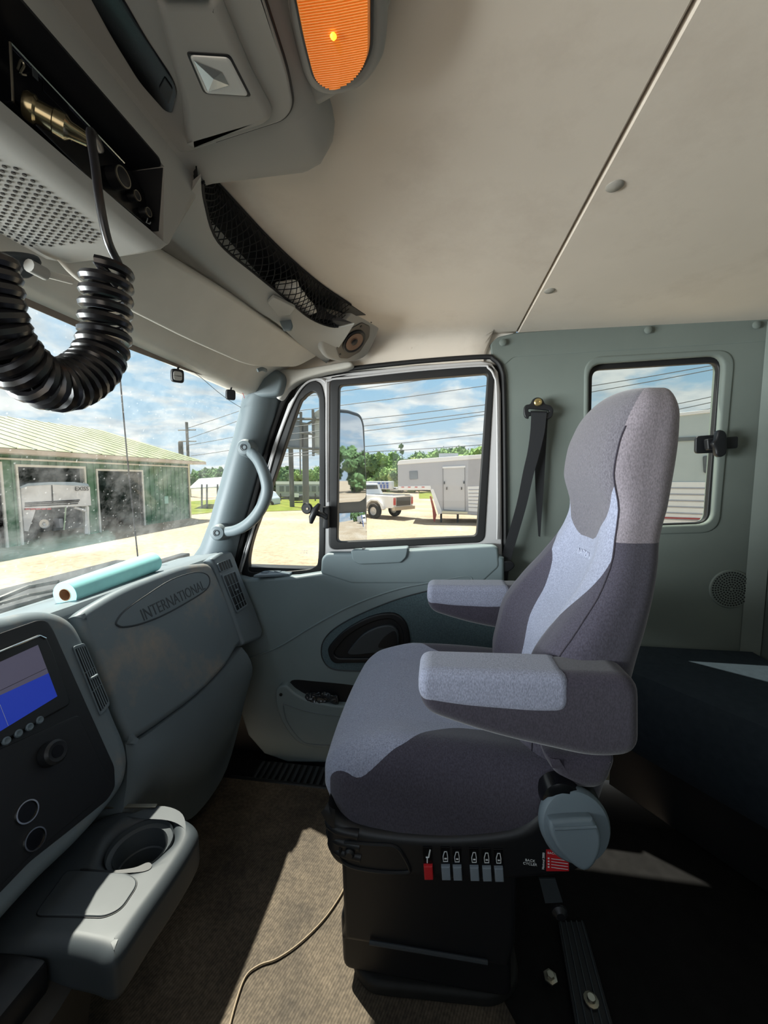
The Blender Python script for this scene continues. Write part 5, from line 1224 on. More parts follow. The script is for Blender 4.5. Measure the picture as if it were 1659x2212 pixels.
holes = [[Vector((BX, a, GZ+0.01)), Vector((BX, c, GZ+0.01)), Vector((BX, c, z)), Vector((BX, a, z))] for a, c, z in (D1, D2, D3)]
wallo = [Vector((BX, 4.0, GZ)), Vector((BX, YE, GZ)), Vector((BX, YE, ZE)), Vector((BX, 4.0, ZE))]
# wall with doorways as strips between openings
bm = bmesh.new()
def wbox(y0, y1, z0, z1, x0=BX-0.15, x1=BX): box(None, (x0, y0, z0), (x1, y1, z1), None, bev=0, bm=bm)
ysp = [4.0, D3[0], D3[1], D1[0], D1[1], D2[0], D2[1], YE]
for i in range(0, 8, 2): wbox(max(4.0, ysp[i]), ysp[i+1], GZ, ZE)
for a, c, z in (D3, D1, D2): wbox(a, c, z, ZE)
for k in range(52):      # standing ribs of the cladding
    y = 4.1+k*0.3; inside = any(a-0.05 < y < c+0.05 for a, c, z in (D1, D2, D3))
    z0 = GZ if not inside else [z for a, c, z in (D1, D2, D3) if a-0.05 < y < c+0.05][0]+0.02
    if y < YE: box(None, (BX, y, z0), (BX+0.03, y+0.05, ZE), None, bev=0, bm=bm)
frombm('front_wall', bm, bw, barn)
bm = bmesh.new()
box(None, (-25.4, YE-0.15, GZ), (BX, YE, ZE), None, bev=0, bm=bm); box(None, (-25.4, 4, GZ), (-25.25, YE, ZE), None, bev=0, bm=bm); box(None, (-25.4, 3.9, GZ), (BX, 4.0, ZE), None, bev=0, bm=bm)
frombm('rear_walls', bm, bw, barn)
rid = oY(219, 929, YE+0.5); RXr = rid.x; RZr = rid.z; EVX = BX+0.75; EVZ = oX(439, 997, EVX).z
def slab(name, a, c, y0, y1, th, m):
    n = Vector((c.z-a.z, 0, -(c.x-a.x))).normalized(); n = n if n.z > 0 else -n
    V = [Vector((p.x, y, p.z)) for p in (a, c) for y in (y0, y1)]
    V = V+[v-n*th for v in V]
    return raw(name, V, [(0, 1, 3, 2), (4, 6, 7, 5), (0, 4, 5, 1), (2, 3, 7, 6), (0, 2, 6, 4), (1, 5, 7, 3)], m, barn)
slab('roof', Vector((EVX, 0, EVZ)), Vector((RXr, 0, RZr)), 3.5, YE+0.5, 0.08, broof)
slab('roof', Vector((2*RXr-EVX, 0, EVZ)), Vector((RXr, 0, RZr)), 3.5, YE+0.5, 0.08, broof)
bm = bmesh.new()
for k in range(27):
    y = 3.6+k*0.61
    a = Vector((EVX, y, EVZ+0.01)); c = Vector((RXr, y, RZr+0.01)); tube(None, [a, c], 0.022, None, n=5, bm=bm)
frombm('roof_ribs', bm, broof, barn)
raw('gable', [(BX, YE-0.02, ZE), (2*RXr-BX, YE-0.02, ZE), (RXr, YE-0.02, RZr-0.15), (BX, YE-0.14, ZE), (2*RXr-BX, YE-0.14, ZE), (RXr, YE-0.14, RZr-0.15)], [(0, 1, 2), (3, 5, 4), (0, 3, 4, 1), (1, 4, 5, 2), (2, 5, 3, 0)], bw, barn)
box('fascia', (EVX-0.02, 3.5, EVZ-0.16), (EVX+0.02, YE+0.5, EVZ-0.02), mat('fascia', (196, 182, 166), 0.7), barn, bev=0)
box('soffit', (BX-0.05, 3.5, EVZ-0.16), (EVX, YE+0.4, EVZ-0.13), bwhite, barn, bev=0)
box('gutter', (BX+0.03, 4.0, ZE-0.20), (BX+0.09, YE, ZE-0.14), bwhite, barn, bev=0)
for a, c, z in (D1, D2, D3):
    bm = bmesh.new()
    for lo_, hi_ in (((BX-0.16, a-0.07, GZ), (BX+0.05, a, z)), ((BX-0.16, c, GZ), (BX+0.05, c+0.07, z)), ((BX-0.16, a-0.07, z), (BX+0.05, c+0.07, z+0.08))): box(None, lo_, hi_, None, bev=0, bm=bm)
    frombm('door_casing', bm, bwhite, barn)
box('corner_trim', (BX-0.1, YE-0.05, GZ), (BX+0.06, YE+0.05, ZE), mat('cream_trim', (206, 204, 172), 0.6), barn, bev=0)
box('notice_board', BP(358, 1088)+Vector((0.03, -0.12, 0)), BP(358, 1076)+Vector((0.05, 0.12, 0.1)), mat('notice', (150, 196, 182), 0.6), barn, bev=0)
box('leaning_sheet', (BX+0.9 if False else -16.0, D2[0]+0.1, GZ), (-15.9, D2[1]-0.05, GZ+1.6), mat('grey_sheet', (128, 130, 132), 0.7), barn, bev=0)
# white horse trailer in the first doorway
tmw = mat('trailer_white', (226, 226, 228), 0.35, var=0.02, spec=0.5); tmg = mat('trailer_grey', (172, 172, 178), 0.4, var=0.03); stripe = mat('trailer_stripe', (60, 60, 62), 0.5)
tire_m = mat('tire', (32, 32, 34), 0.85); rim_m = mat('wheel_rim', (190, 190, 192), 0.3, 0.6)
def wheel(name, c, r, w_, ax, parent, rim=0.55):
    ax = Vector(ax).normalized()
    o = lathe(name, [(r*rim, -w_/2), (r*0.93, -w_/2), (r, -w_*0.3), (r, w_*0.3), (r*0.93, w_/2), (r*rim, w_/2), (r*rim, -w_/2)], c, ax, tire_m, parent, 28)
    lathe('wheel_rim', [(0.001, w_*0.30), (r*0.15, w_*0.36), (r*0.2, w_*0.26), (r*rim*0.9, w_*0.30), (r*rim, w_*0.5), (r*rim, -w_*0.3), (0.001, -w_*0.3)], c, ax, rim_m, o, 20)
    return o
ht = thing('horse_trailer', (-14.2, 12.0, GZ), 'white gooseneck horse trailer with dark stripes parked in the left barn doorway', 'trailer')
tn = Vector((1, -0.22, 0)).normalized(); tA = oX(120, 1080, -13.75); TD = tn.dot(tA)
def oT(x, y, off=0): return onp(x, y, tn, TD+off)
to = [oT(x, y) for x, y in ((44, 1052), (60, 1046), (112, 1042), (160, 1042), (190, 1046), (195, 1052), (198, 1092), (182, 1094), (152, 1095), (112, 1097), (78, 1101), (72, 1120), (62, 1148), (52, 1148))]
plate('trailer_body', to, tn, 1.7, tmw, ht, bev=0.03)
plate('roof_edge', [oT(x, y, 0.02) for x, y in ((44, 1056), (60, 1050), (112, 1047), (190, 1050), (194, 1052), (190, 1045), (160, 1041), (112, 1041), (60, 1044), (43, 1051))], tn, 1.74, mat('trailer_roof', (172, 190, 206), 0.4), ht, bev=0.01)
for k, y0 in enumerate((1080.5, 1084, 1088)):
    x1 = 172-k*2
    tube('side_stripe', [oT(54, y0+6-k*0.2, 0.012), oT(110, y0+3, 0.012), oT(x1, y0-0.5, 0.012)], 0.022, stripe, ht, n=5)
tube('body_seam', [oT(112, 1048, 0.01), oT(114, 1086, 0.01)], 0.02, stripe, ht, n=5)
for x in (58, 70, 81, 93, 105): box('marker_light', oT(x, 1099.5, 0.0)-Vector((0.02, 0.07, 0.025)), oT(x, 1099.5, 0.0)+Vector((0.03, 0.07, 0.025)), M['red'], ht, bev=0)
text('trailer_name', 'EXISS', 0.21, oT(177, 1056, 0.03), oT(188, 1056)-oT(174, 1056), EZ, stripe, ht, 0.004)
wheel('wheel', oT(93, 1131, -0.25), 0.31, 0.20, (1, -0.22, 0), ht); wheel('wheel', oT(64, 1140, -0.9), 0.31, 0.24, (1, -0.22, 0), ht)
box('frame_box', oT(112, 1140, -0.4), oT(136, 1120, -0.1), tmg, ht, bev=0.01)
tube('jack_leg', [oT(188, 1094, -0.1), oT(187, 1153, -0.1)], 0.07, tmw, ht, n=6); tube('neck_brace', [oT(160, 1096, -0.1), oT(186, 1104, -0.1)], 0.05, tmw, ht, n=6)
tube('brace_pipe', [oT(142, 1096, 0.0), oT(138, 1145, 0.0)], 0.025, mat('pale_green', (190, 210, 180), 0.6), ht, n=6)
# tires in front of the barn
for k, (x, y, lab, up) in enumerate(((30, 1172, 'dark tire lying left in the pile by the barn wall', 0), (52, 1170, 'dark tire leaning on the right side of the pile by the barn', 1), (42, 1163, 'dark tire lying on top of the pile by the barn', 2))):
    c_ = oZ(x, y, GZ); c_.z = GZ+(0.16 if up == 0 else (0.36 if up == 1 else 0.40))
    o = lathe('tire', [(0.2, -0.12), (0.33, -0.12), (0.38, -0.06), (0.38, 0.06), (0.33, 0.12), (0.2, 0.12), (0.2, -0.12)], c_, ((0.1, 0, 1) if up != 1 else (1, -0.3, 0.2)), tire_m, None, 24)
    tag(o, lab, 'tire', 'tires piled by the barn')
# carport beyond the barn
cpt = thing('carport', oZ(450, 1110, GZ), 'open shelter with white roof beyond the right end of the barn', 'carport')
Rf = [oY(408, 1054, 26), oY(540, 1047, 26), oY(540, 1026, 31), oY(430, 1034, 31)]
raw('roof', Rf+[p-Vector((0, 0, 0.10)) for p in Rf], [(0, 1, 2, 3), (7, 6, 5, 4), (0, 4, 5, 1), (1, 5, 6, 2), (2, 6, 7, 3), (3, 7, 4, 0)], tmw, cpt)
for x in (436, 447, 470): tube('post', [oY(x, 1046, 26), oY(x, 1115, 26)], 0.06, M['dashdk'], cpt, n=6)

# ================================================ TREES
leafg = [mat('leaf_dark', (92, 118, 78), 0.9, var=0.3, vscale=0.8, spec=0.1), mat('leaf_mid', (122, 148, 92), 0.9, var=0.3, vscale=0.8, spec=0.1), mat('leaf_pale', (150, 162, 104), 0.9, var=0.3, vscale=0.8, spec=0.1)]
bark = mat('bark', (92, 80, 68), 0.9)
def tree(x, y, h, w_, label, mi=0, n=1500, shape=0, group='trees along the far edge of the yard'):
    t = thing('tree', (x, y, GZ), label, 'tree', group)
    rng = random.Random(int(x*13+y*7))
    tube('trunk', [Vector((x, y, GZ-0.05)), Vector((x+0.1, y, GZ+h*0.4)), Vector((x, y, GZ+h*0.8))], h*0.02, bark, t, n=6, scale=[1, 0.7, 0.2])
    bm = bmesh.new(); blobs = []
    for k in range(26 if not shape else 12):
        tt = rng.random(); rr_ = (0.5 if not shape else 0.42*(1.05-tt))*w_*rng.random()
        a_ = rng.random()*2*PI; blobs.append((Vector((x+rr_*math.cos(a_), y+rr_*math.sin(a_), GZ+h*((0.12+0.78*tt) if not shape else (0.25+0.72*tt)))), w_*((0.12+0.09*rng.random()) if not shape else 0.16*(1.1-tt*0.8))))
    s = h*0.018
    for k in range(n):
        c, r_ = rng.choice(blobs)
        d = Vector((rng.gauss(0, 1), rng.gauss(0, 1), rng.gauss(0, 1))).normalized(); p = c+d*r_*(0.75+0.35*rng.random())
        u = Vector((rng.gauss(0, 1), rng.gauss(0, 1), rng.gauss(0, 1))).normalized(); v = u.cross(d)
        if v.length < 0.1: continue
        v.normalize(); q = s*(0.7+rng.random())
        bm.faces.new([bm.verts.new(p+u*q), bm.verts.new(p+v*q*0.7), bm.verts.new(p-u*q), bm.verts.new(p-v*q*0.7)])
    for c, r_ in blobs:
        g_ = bmesh.ops.create_icosphere(bm, subdivisions=3, radius=1)
        for v in g_['verts']:
            d = v.co.normalized(); k_ = 0.72+0.42*noise.noise(d*2.6+c)+0.22*noise.noise(d*7+c*1.7); v.co = c+d*r_*k_
    frombm('crown', bm, leafg[mi], t)
def atx(px, Y): p = oY(px, 1040, Y); return p.x
for i, (px, Y, top, w_, mi) in enumerate(((760, 70, 992, 9, 0), (790, 66, 985, 8, 0), (812, 70, 978, 8, 0), (832, 64, 986, 7, 1), (852, 72, 980, 7, 1), (884, 60, 990, 6, 2), (915, 70, 984, 8, 0), (942, 66, 978, 7, 1), (968, 74, 972, 8, 0), (994, 68, 970, 8, 1), (1022, 72, 966, 8, 0), (1050, 66, 974, 8, 1), (1080, 70, 970, 8, 0), (610, 62, 1016, 8, 0), (585, 66, 1020, 8, 0), (672, 58, 1010, 6, 1), (640, 60, 1022, 5, 0), (470, 90, 1022, 12, 0), (430, 95, 1024, 12, 0), (500, 92, 1026, 12, 0))):
    x = atx(px, Y); d_ = (Vector((x, Y, 0))-Vector((0, 0, 0))).dot(Vector((cf.x, cf.y, 0)).normalized())
    h = 1.05-GZ+(1033-top)/835*d_
    kind_ = ('dark green', 'mid green', 'pale yellow-green')[mi]
    where = 'through the main door window' if 700 < px < 1100 else ('through the vent pane' if px > 560 else 'through the windshield beside the pillar')
    nb = ['leftmost', 'second', 'third', 'fourth', 'fifth', 'sixth', 'seventh', 'eighth', 'ninth', 'tenth', 'eleventh', 'twelfth', 'last'][i] if i < 13 else ['second from the left', 'leftmost', 'rightmost', 'third from the left', 'middle', 'left', 'right'][i-13]
    tree(x, Y, h, w_, '%s bushy tree, %s of the treeline seen %s' % (kind_, nb, where), mi)
x = atx(868, 58); tree(x, 58, 1.05-GZ+(1033-952)/835*58, 4.5, 'taller open-crowned pine standing above the treeline behind the grey trailer', 0, 420, 1)
for k in range(7):
    tree(55+k*7, 18+k*7, 7+k % 3, 8, 'dark tree %s in the row behind the truck, seen only in the mirror' % ['nearest', 'second', 'third', 'fourth', 'fifth', 'sixth', 'farthest'][k], 0, 250)

# ================================================ GREY GOOSENECK TRAILER
TYp = 19.2
g = thing('gooseneck_trailer', oY(960, 1120, TYp+1), 'long grey gooseneck trailer with white roof edge and side door behind the pickup', 'trailer')
def GT(pts, off=0.0): return [oY(x, y, TYp+off) for x, y in pts]
plate('trailer_body', rnd(GT([(859, 999), (1200, 975), (1200, 1128), (1010, 1112), (948, 1110), (930, 1056), (860, 1057)]), 0.12, 4), (0, -1, 0), 2.3, tmg, g, bev=0.03)
plate('roof_edge', GT([(858, 1004), (860, 997), (866, 994), (1200, 970), (1200, 979)], -0.03), (0, -1, 0), 2.36, tmw, g, bev=0.02)
plate('neck_rail', GT([(860, 1050), (930, 1049), (932, 1058), (861, 1059)], -0.03), (0, -1, 0), 2.36, tmw, g, bev=0.01)
plate('neck_brace', GT([(929, 1056), (936, 1056), (956, 1108), (947, 1112)], -0.03), (0, -1, 0), 2.36, tmw, g, bev=0.01)
for x in (870, 884, 899, 914): box('marker_light', oY(x-3, 1053, TYp-0.06), oY(x+3, 1051.5, TYp-0.03), M['red'], g, bev=0)
dd = plate('side_door', GT([(957, 1011), (1004, 1008), (1005, 1104), (958, 1101)], -0.02), (0, -1, 0), 0.03, mat('trailer_door', (182, 182, 186), 0.4), g, bev=0.01)
tube('door_outline', GT([(957, 1012), (1004, 1009), (1005, 1104), (958, 1101)], -0.03), 0.02, mat('outline_grey', (140, 140, 144), 0.4), dd, closed=True, n=4)
plate('door_awning', GT([(956, 1008), (1005, 1006), (1005, 1010), (956, 1012)], -0.06), (0, -1, 0), 0.06, tmw, dd, bev=0.005)
for x, y in ((965, 1055), (997, 1055), (960, 1043), (1002, 1042)): box('door_latch', oY(x-1, y+3, TYp-0.08), oY(x+1.2, y-3, TYp-0.03), M['black'], dd, bev=0)
wd = plate('side_window', rnd(GT([(884, 1018), (902, 1017), (903, 1035), (885, 1036)], -0.03), 0.05, 3), (0, -1, 0), 0.04, mat('tint_window', (84, 90, 96), 0.2), g, bev=0.005)
plate('slat_panel', GT([(1010, 1051), (1120, 1047), (1120, 1112), (1012, 1104)], -0.02), (0, -1, 0), 0.03, tmw, g, bev=0.005)
for k in range(6): tube('slat_gap', GT([(1012, 1058+k*7.5), (1120, 1056+k*9.0)], -0.03), 0.02, tmg, g, n=4)
plate('step', GT([(955, 1104), (1010, 1106), (1010, 1110), (955, 1109)], -0.3), (0, -1, 0), 0.4, mat('trailer_step', (206, 200, 176), 0.6), g, bev=0.005)
plate('red_guard', GT([(928, 1072), (932, 1072), (943, 1112), (939, 1130), (936, 1124), (934, 1100)], 0.4), (0, -1, 0), 0.06, mat('faded_red', (172, 92, 84), 0.7), g, bev=0.005)
for x in (953, 989): tube('jack_leg', [oY(x, 1105, TYp+0.2), Vector((oY(x, 1105, TYp+0.2).x, TYp+0.2, GZ))], 0.06, M['dashdk'], g, n=6)
box('roof_vent_box', oY(948, 990, TYp+1.4), oY(990, 979, TYp+0.6), mat('roof_unit', (150, 154, 158), 0.6), g, bev=0.04)
wheel('wheel', Vector((4.6, TYp+0.05, GZ+0.4)), 0.4, 0.26, (0, -1, 0), g); wheel('wheel', Vector((5.5, TYp+0.05, GZ+0.4)), 0.4, 0.26, (0, -1, 0), g)

# nearer trailer seen through the rear side window
T2Y = 8.2
g2 = thing('stock_trailer', oY(1500, 1140, T2Y+1), 'pale aluminium trailer with slatted lower side seen through the rear side window', 'trailer')
def G2(pts, off=0.0): return [oY(x, y, T2Y+off) for x, y in pts]
plate('trailer_body', G2([(1400, 905), (1900, 850), (1900, 1200), (1400, 1152)]), (0, -1, 0), 2.0, mat('alu_pale', (176, 186, 188), 0.45, var=0.02), g2, bev=0.02)
plate('roof_edge', G2([(1398, 899), (1900, 844), (1900, 852), (1398, 906)], -0.03), (0, -1, 0), 2.06, tmw, g2, bev=0.01)
plate('side_band', G2([(1400, 948), (1900, 925), (1900, 934), (1400, 956)], -0.03), (0, -1, 0), 0.03, mat('rail_grey', (96, 104, 108), 0.5), g2, bev=0.005)  # grey band along the trailer side
plate('slat_panel', G2([(1400, 1041), (1900, 1042), (1900, 1160), (1400, 1132)], -0.02), (0, -1, 0), 0.02, tmw, g2, bev=0.004)
for k in range(6): tube('slat_gap', G2([(1400, 1054+k*13), (1900, 1058+k*17)], -0.02), 0.018, tmg, g2, n=4)
tube('red_marker_strip', G2([(1400, 1117), (1900, 1133)], -0.03), 0.015, mat('dull_red2', (176, 80, 80), 0.6), g2, n=4)
plate('side_window', rnd(G2([(1520, 985), (1560, 982), (1560, 1020), (1522, 1022)], -0.03), 0.04, 3), (0, -1, 0), 0.03, mat('tint_window', (84, 90, 96), 0.2), g2, bev=0.004)
for x in (4.6, 5.6): wheel('wheel', Vector((x, T2Y+0.1, GZ+0.4)), 0.4, 0.26, (0, -1, 0), g2)

# ================================================ WHITE PICKUP
pw = mat('pickup_white', (232, 230, 228), 0.3, spec=0.5, coat=0.3)
pu = thing('pickup_truck', oZ(845, 1125, GZ), 'white dual-wheel pickup with tan flares parked at the gooseneck trailer', 'pickup truck')
bR = math.radians(33); fwd = Vector((-math.cos(bR), math.sin(bR), 0)); rgt = Vector((math.sin(bR), math.cos(bR), 0))
O_ = oZ(846, 1124, GZ)
def PU(l, w_, z): return O_+fwd*l+rgt*w_+Vector((0, 0, z))
side = [(0.0, 0.62), (0.0, 1.22), (0.05, 1.28), (2.15, 1.30), (2.2, 1.32), (2.55, 1.86), (2.75, 1.92), (3.9, 1.92), (4.15, 1.86), (4.6, 1.36), (5.7, 1.25), (6.0, 1.1), (6.05, 0.55), (5.5, 0.5), (1.9, 0.5), (1.75, 0.85), (1.45, 1.02), (1.05, 1.02), (0.78, 0.82), (0.65, 0.60)]
plate('pickup_body', [PU(l, 0.15, z) for l, z in side], -rgt, 1.7, pw, pu, bev=0.05, seg=3)
plate('bed_interior', [PU(0.12, 0.25, 1.305), PU(2.05, 0.25, 1.305), PU(2.05, 1.75, 1.305), PU(0.12, 1.75, 1.305)], (0, 0, 1), 0.02, M['dashdk'], pu, bev=0)
plate('side_window', [PU(l, 0.14, z) for l, z in ((2.45, 1.4), (2.68, 1.82), (3.9, 1.82), (4.35, 1.42))], -rgt, 0.02, mat('dark_glass', (70, 80, 84), 0.15), pu, bev=0)
plate('rear_window', [PU(2.36, w_, z) for w_, z in ((0.35, 1.42), (1.65, 1.42), (1.5, 1.8), (0.5, 1.8))], -fwd, 0.1, mat('dark_glass', (70, 80, 84), 0.15), pu, bev=0)
plate('tailgate_opening', [PU(-0.01, w_, z) for w_, z in ((0.38, 0.72), (1.62, 0.72), (1.62, 1.18), (0.38, 1.18))], -fwd, 0.03, M['dashdk'], pu, bev=0)
plate('rear_bumper', [PU(-0.12, w_, z) for w_, z in ((0.1, 0.5), (1.9, 0.5), (1.9, 0.68), (0.1, 0.68))], -fwd, 0.16, mat('bumper_tan', (196, 182, 160), 0.4), pu, bev=0.02)
tlm = mat('tail_light', (190, 60, 58), 0.4)
for w_ in (0.16, 1.68): plate('tail_light', [PU(-0.015, w_, 0.78), PU(-0.015, w_+0.17, 0.78), PU(-0.015, w_+0.17, 1.16), PU(-0.015, w_, 1.16)], -fwd, 0.05, tlm, pu, bev=0.01)
fl2 = [(0.55, 0.55), (0.7, 0.85), (0.95, 1.06), (1.5, 1.08), (1.82, 0.9), (2.0, 0.5), (1.85, 0.5), (1.7, 0.82), (1.45, 0.96), (1.02, 0.95), (0.82, 0.78), (0.7, 0.5)]
plate('fender_flare', [PU(l, -0.02, z) for l, z in fl2], -rgt, 0.22, pw, pu, bev=0.03)
wheel('wheel', PU(1.25, 0.06, 0.42), 0.42, 0.26, -rgt, pu); wheel('wheel', PU(4.95, 0.22, 0.40), 0.40, 0.26, -rgt, pu); wheel('wheel', PU(1.25, 1.78, 0.42), 0.42, 0.26, -rgt, pu)
wheel('wheel', PU(4.95, 1.7, 0.40), 0.40, 0.26, -rgt, pu)

# ================================================ FAR ROW: blue-striped trailer, white coach, shop, cars
def farbox(name, px0, px1, y0, y1, Y, dep, m, label, cat, extra=()):
    a = oY(px0, y1, Y); c = oY(px1, y0, Y); t = thing(name, ((a.x+c.x)/2, Y+dep/2, GZ), label, cat)
    box('body', (a.x, Y, max(GZ+0.0, a.z)), (c.x, Y+dep, c.z), m, t, bev=0.05)
    for (nm, q0, q1, z0, z1, mm) in extra:
        e = oY(q0, z1, Y-0.05); f = oY(q1, z0, Y-0.05); box(nm, (e.x, Y-0.08, e.z), (f.x, Y+0.02, f.z), mm, t, bev=0)
    return t
blu = mat('blue_panel', (88, 112, 176), 0.5)
farbox('striped_trailer', 790, 846, 1040, 1057, 46, 2.5, mat('pale_grey', (206, 208, 214), 0.5), 'pale trailer with row of blue panels far behind the pickup', 'trailer', [('blue_panel', 800+k*7, 804+k*7, 1047, 1055, blu) for k in range(6)]+[('blue_window', 798+k*9, 803+k*9, 1042.5, 1045.5, blu) for k in range(5)])
far_car = farbox('parked_car', 842, 858, 1053, 1060, 48, 1.8, tmw, 'small white parked car far behind the pickup bed', 'car', [('window', 845, 855, 1054, 1056, M['dashdk'])])
farbox('white_coach', 596, 716, 1045, 1074, 40, 2.6, mat('coach_grey', (150, 158, 160), 0.5), 'long grey coach trailer with white roof seen through the vent pane', 'trailer', [('roof_edge', 596, 716, 1040, 1046, tmw)]+[('window', 604+k*14, 612+k*14, 1050, 1062, mat('coach_glass', (92, 104, 108), 0.3)) for k in range(7)])
farbox('shop_building', 634, 720, 1031, 1040, 60, 8, mat('orange_roof', (206, 150, 118), 0.7), 'low building with an orange roof behind the coach trailer', 'building', [('wall_band', 634, 720, 1036, 1041, tmw)])
farbox('cart', 624, 648, 1070, 1082, 33, 1.5, M['dashdk'], 'dark utility cart parked in front of the coach trailer', 'cart', [('bright_hood', 636, 645, 1066, 1074, tmw)])
car = thing('car', oZ(578, 1095, GZ), 'pale blue-white car partly hidden behind the pillar in the vent pane', 'car')
co_ = [oY(x, y, 30) for x, y in ((540, 1090), (541, 1072), (552, 1064), (575, 1062), (584, 1074), (588, 1078), (588, 1092))]
plate('car_body', rnd(co_, 0.15, 3), (0, -1, 0), 1.7, mat('car_paint', (196, 208, 220), 0.3), car, bev=0.05)
plate('side_window', [oY(x, y, 29.98) for x, y in ((556, 1073), (560, 1066), (574, 1065), (581, 1074))], (0, -1, 0), 0.02, M['dashdk'], car, bev=0)
wheel('wheel', oY(583, 1090, 29.95), 0.33, 0.2, (0, -1, 0), car); wheel('wheel', oY(548, 1090, 29.95), 0.33, 0.2, (0, -1, 0), car)
fn = thing('rail_fence', oZ(640, 1085, GZ), 'dark rail fence with posts running behind the grass strip', 'fence')
for y in (1071, 1077): tube('fence_rail', [oY(585, y+1, 36), oY(730, y, 36)], 0.05, M['dashdk'], fn, n=5)
for x in (590, 606, 630, 660, 681, 706): tube('fence_post', [oY(x, 1066, 36), Vector((oY(x, 1066, 36).x, 36, GZ))], 0.07, M['dashdk'], fn, n=5)

# ================================================ BILLBOARD
bbo = thing('billboard', oY(658, 1095, 28), 'tall two-panel billboard on steel poles seen through the vent pane', 'billboard')
gd = mat('sign_back', (112, 120, 128), 0.7, var=0.1, vscale=1); gs = mat('sign_steel', (96, 98, 96), 0.6)
plate('sign_panel', [oY(x, y, 28) for x, y in ((600, 902), (650, 909), (650, 966), (600, 962))], (0, -1, 0), 0.25, gd, bbo, bev=0.02)
plate('sign_panel', [oY(676, 893, 28), oY(720, 872, 30), oY(720, 990, 30), oY(677, 978, 28)], (0.3, -1, 0), 0.25, mat('sign_back2', (158, 164, 160), 0.7), bbo, bev=0.02)
for pts in (((650, 890), (650, 969)), ((676, 885), (677, 985)), ((600, 966), (690, 970)), ((648, 914), (664, 916), (680, 908)), ((612, 905), (690, 905)), ((604, 890), (650, 892)), ((652, 935), (680, 938))):
    tube('steel_rail', [oY(x, y, 27.9) for x, y in pts], 0.10, gs, bbo, n=6)
tube('main_pole', [oY(659, 915, 28.2)]+[Vector((oY(660, 1040, 28.2).x, 28.2, GZ))], 0.24, gs, bbo, n=12)
tube('side_pole', [oY(628, 965, 28.2)]+[Vector((oY(630, 1040, 28.2).x, 28.2, GZ))], 0.18, gs, bbo, n=12)
tube('thin_pole', [oY(648, 955, 28.1)]+[oY(649, 1025, 28.1)], 0.05, gs, bbo, n=6)

# ================================================ UTILITY POLES AND LINES
def upole(px, top, Y, label, arms=True, r=0.16):
    p = oY(px, top, Y); t = thing('utility_pole', (p.x, Y, GZ), label, 'utility pole')
    tube('pole_shaft', [p, Vector((p.x, Y, GZ))], r, gs, t, n=8)
    if arms:
        for dz in (0.9, 2.2): tube('cross_arm', [p+Vector((-1.1, 0, -dz)), p+Vector((1.1, 0, -dz))], 0.07, gs, t, n=5)
    return t
upole(403, 912, 42, 'tall utility pole with two cross arms above the barn roof end')
upole(390, 955, 44, 'shorter blunt utility pole just left of the tall one', False, 0.28)
wm = mat('power_wire', (84, 88, 92), 0.7)
ordn = ['topmost', 'second', 'third', 'fourth', 'fifth', 'sixth', 'seventh', 'lowest']
def wires(lst, Y, where, r=0.022, ext=1.5, grp=None):
    for k, (a, c) in enumerate(lst):
        P = oY(*a, Y); Q = oY(*c, Y); d_ = Q-P; P2 = P-d_*ext*0.3; Q2 = Q+d_*ext*0.3; mid = (P2+Q2)/2-Vector((0, 0, 0.004*(Q2-P2).length))
        o = tube('power_line', [P2, P2.lerp(mid, 0.5)-Vector((0, 0, 0.001)), mid, mid.lerp(Q2, 0.5), Q2], r, wm, None, n=4)
        tag(o, '%s thin dark power line crossing the sky in %s' % (ordn[k], where), 'power line', grp)
wires([((732, 845), (1050, 798)), ((732, 875), (1049, 832)), ((740, 909), (1042, 874)), ((740, 924), (1044, 888)), ((740, 936), (1044, 895)), ((740, 968), (1038, 937)), ((740, 978), (1038, 960))], 24, 'the main door window', grp='power lines in the main door window')
wires([((1280, 833), (1550, 787)), ((1280, 846), (1550, 796)), ((1450, 875), (1550, 854)), ((1450, 887), (1550, 866)), ((1450, 897), (1550, 880))], 14, 'the rear side window', 0.013, 0.6, grp='power lines in the rear side window')
wires([((405, 925), (525, 885)), ((405, 948), (525, 905)), ((405, 962), (525, 940)), ((412, 985), (525, 968))], 42, 'the windshield right of the tall pole', 0.035, 0.0, grp='power lines in the windshield')

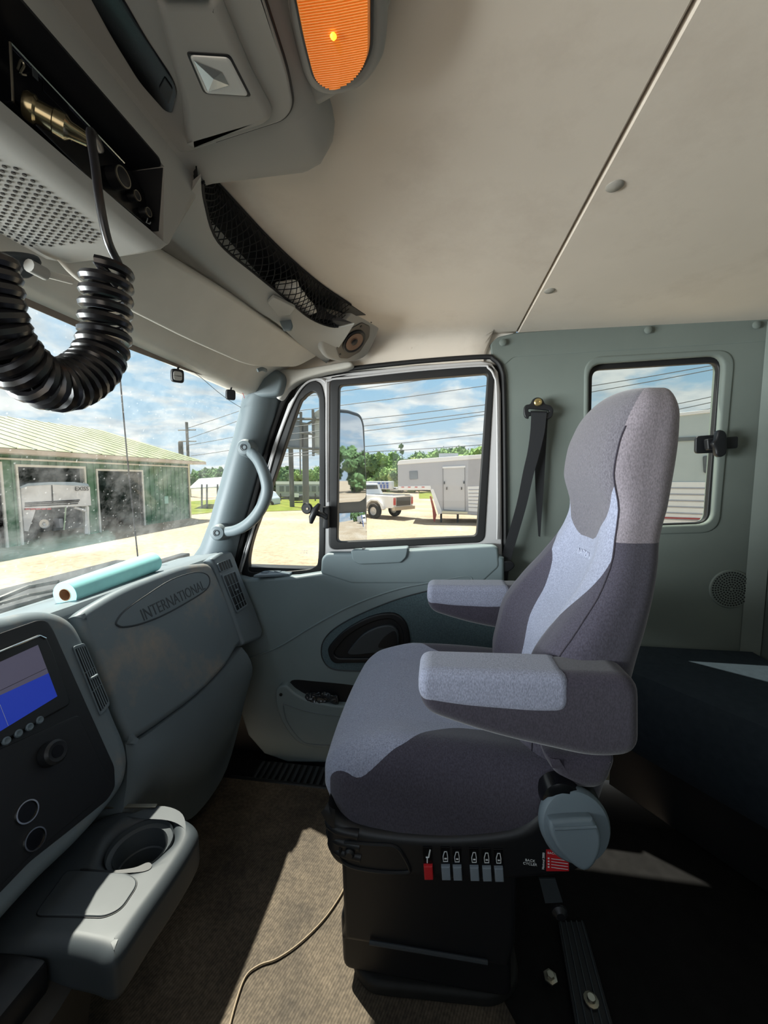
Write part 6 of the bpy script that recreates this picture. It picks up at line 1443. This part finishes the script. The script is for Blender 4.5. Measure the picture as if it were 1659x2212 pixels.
# ================================================ DOOR MIRROR
mi = thing('door_mirror', oY(755, 1020, 1.85), 'tall passenger side mirror with a smaller convex mirror below it', 'mirror')
mn = Vector((0.86, -0.51, 0)).normalized(); MP = oY(760, 1000, 1.80); MD = mn.dot(MP)
def oM(x, y, off=0): return onp(x, y, mn, MD+off)
mirror = mat('mirror_glass', (205, 212, 222), 0.02, 1.0)
mh_ = rnd([oM(x, y) for x, y in ((714, 880), (755, 884), (782, 893), (790, 915), (795, 1050), (796, 1180), (712, 1190))], [0.02, 0.02, 0.03, 0.03, 0.01, 0.02, 0.02], 5)
mhs = plate('mirror_housing', mh_, mn, 0.06, mat('mirror_shell', (70, 74, 78), 0.4), mi, bev=0.02, seg=4)
plate('mirror_glass', rnd([oM(x, y, 0.002) for x, y in ((717, 890), (752, 893), (777, 901), (783, 918), (791, 1050), (790, 1075), (778, 1083), (717, 1087))], [0.01, 0.01, 0.02, 0.02, 0.01, 0.015, 0.01, 0.01], 4), mn, 0.004, mirror, mi, bev=0, smooth=False)
# convex lower mirror: gently domed grid
cps = [oM(733, 1109, 0.004), oM(788, 1106, 0.004), oM(793, 1172, 0.004), oM(728, 1175, 0.004)]
G = 9; V = []; F = []
for i in range(G):
    for j in range(G):
        u, v = i/(G-1), j/(G-1); p = cps[0].lerp(cps[1], u).lerp(cps[3].lerp(cps[2], u), v); V.append(p+mn*0.010*(1-(2*u-1)**2*0.5-(2*v-1)**2*0.5))
for i in range(G-1):
    for j in range(G-1): F.append((i*G+j, (i+1)*G+j, (i+1)*G+j+1, i*G+j+1))
cm = raw('convex_mirror', V, F, mirror, mi, True)
for p_ in cm.data.polygons:
    pass
tube('mirror_arm', [oM(722, 1180, -0.04), oM(722, 1180, -0.04)+Vector((-0.02, -0.1, -0.12)), Vector((-0.45, 1.50, 0.66))], 0.015, M['black'], mi, n=8)
# outside things the mirror shows
rb = thing('white_trailer', (26, 15, GZ), 'white box trailer parked behind the truck, seen only in the mirror', 'trailer')
box('trailer_box', (24, 13.5, GZ+0.5), (32, 16, GZ+3.0), tmw, rb, bev=0.1); box('window', (23.97, 14.2, GZ+1.9), (24.0, 15.2, GZ+2.4), M['black'], rb, bev=0)
for x in (26, 27): wheel('wheel', Vector((x, 13.45, GZ+0.4)), 0.4, 0.25, (0, -1, 0), rb)
bl = thing('blue_banner', (12.5, 8.3, GZ), 'upright blue and white banner pole behind the truck, seen only in the mirror', 'banner')
tube('banner_pole', [Vector((12.5, 8.3, GZ)), Vector((12.5, 8.3, GZ+2.6))], 0.04, M['white'], bl, n=6)
box('banner_cloth', (12.5, 8.2, GZ+0.4), (12.95, 8.24, GZ+2.6), mat('banner_blue', (52, 96, 190), 0.7), bl, bev=0)
box('banner_band', (12.49, 8.19, GZ+1.6), (12.96, 8.25, GZ+1.85), M['white'], bl, bev=0)
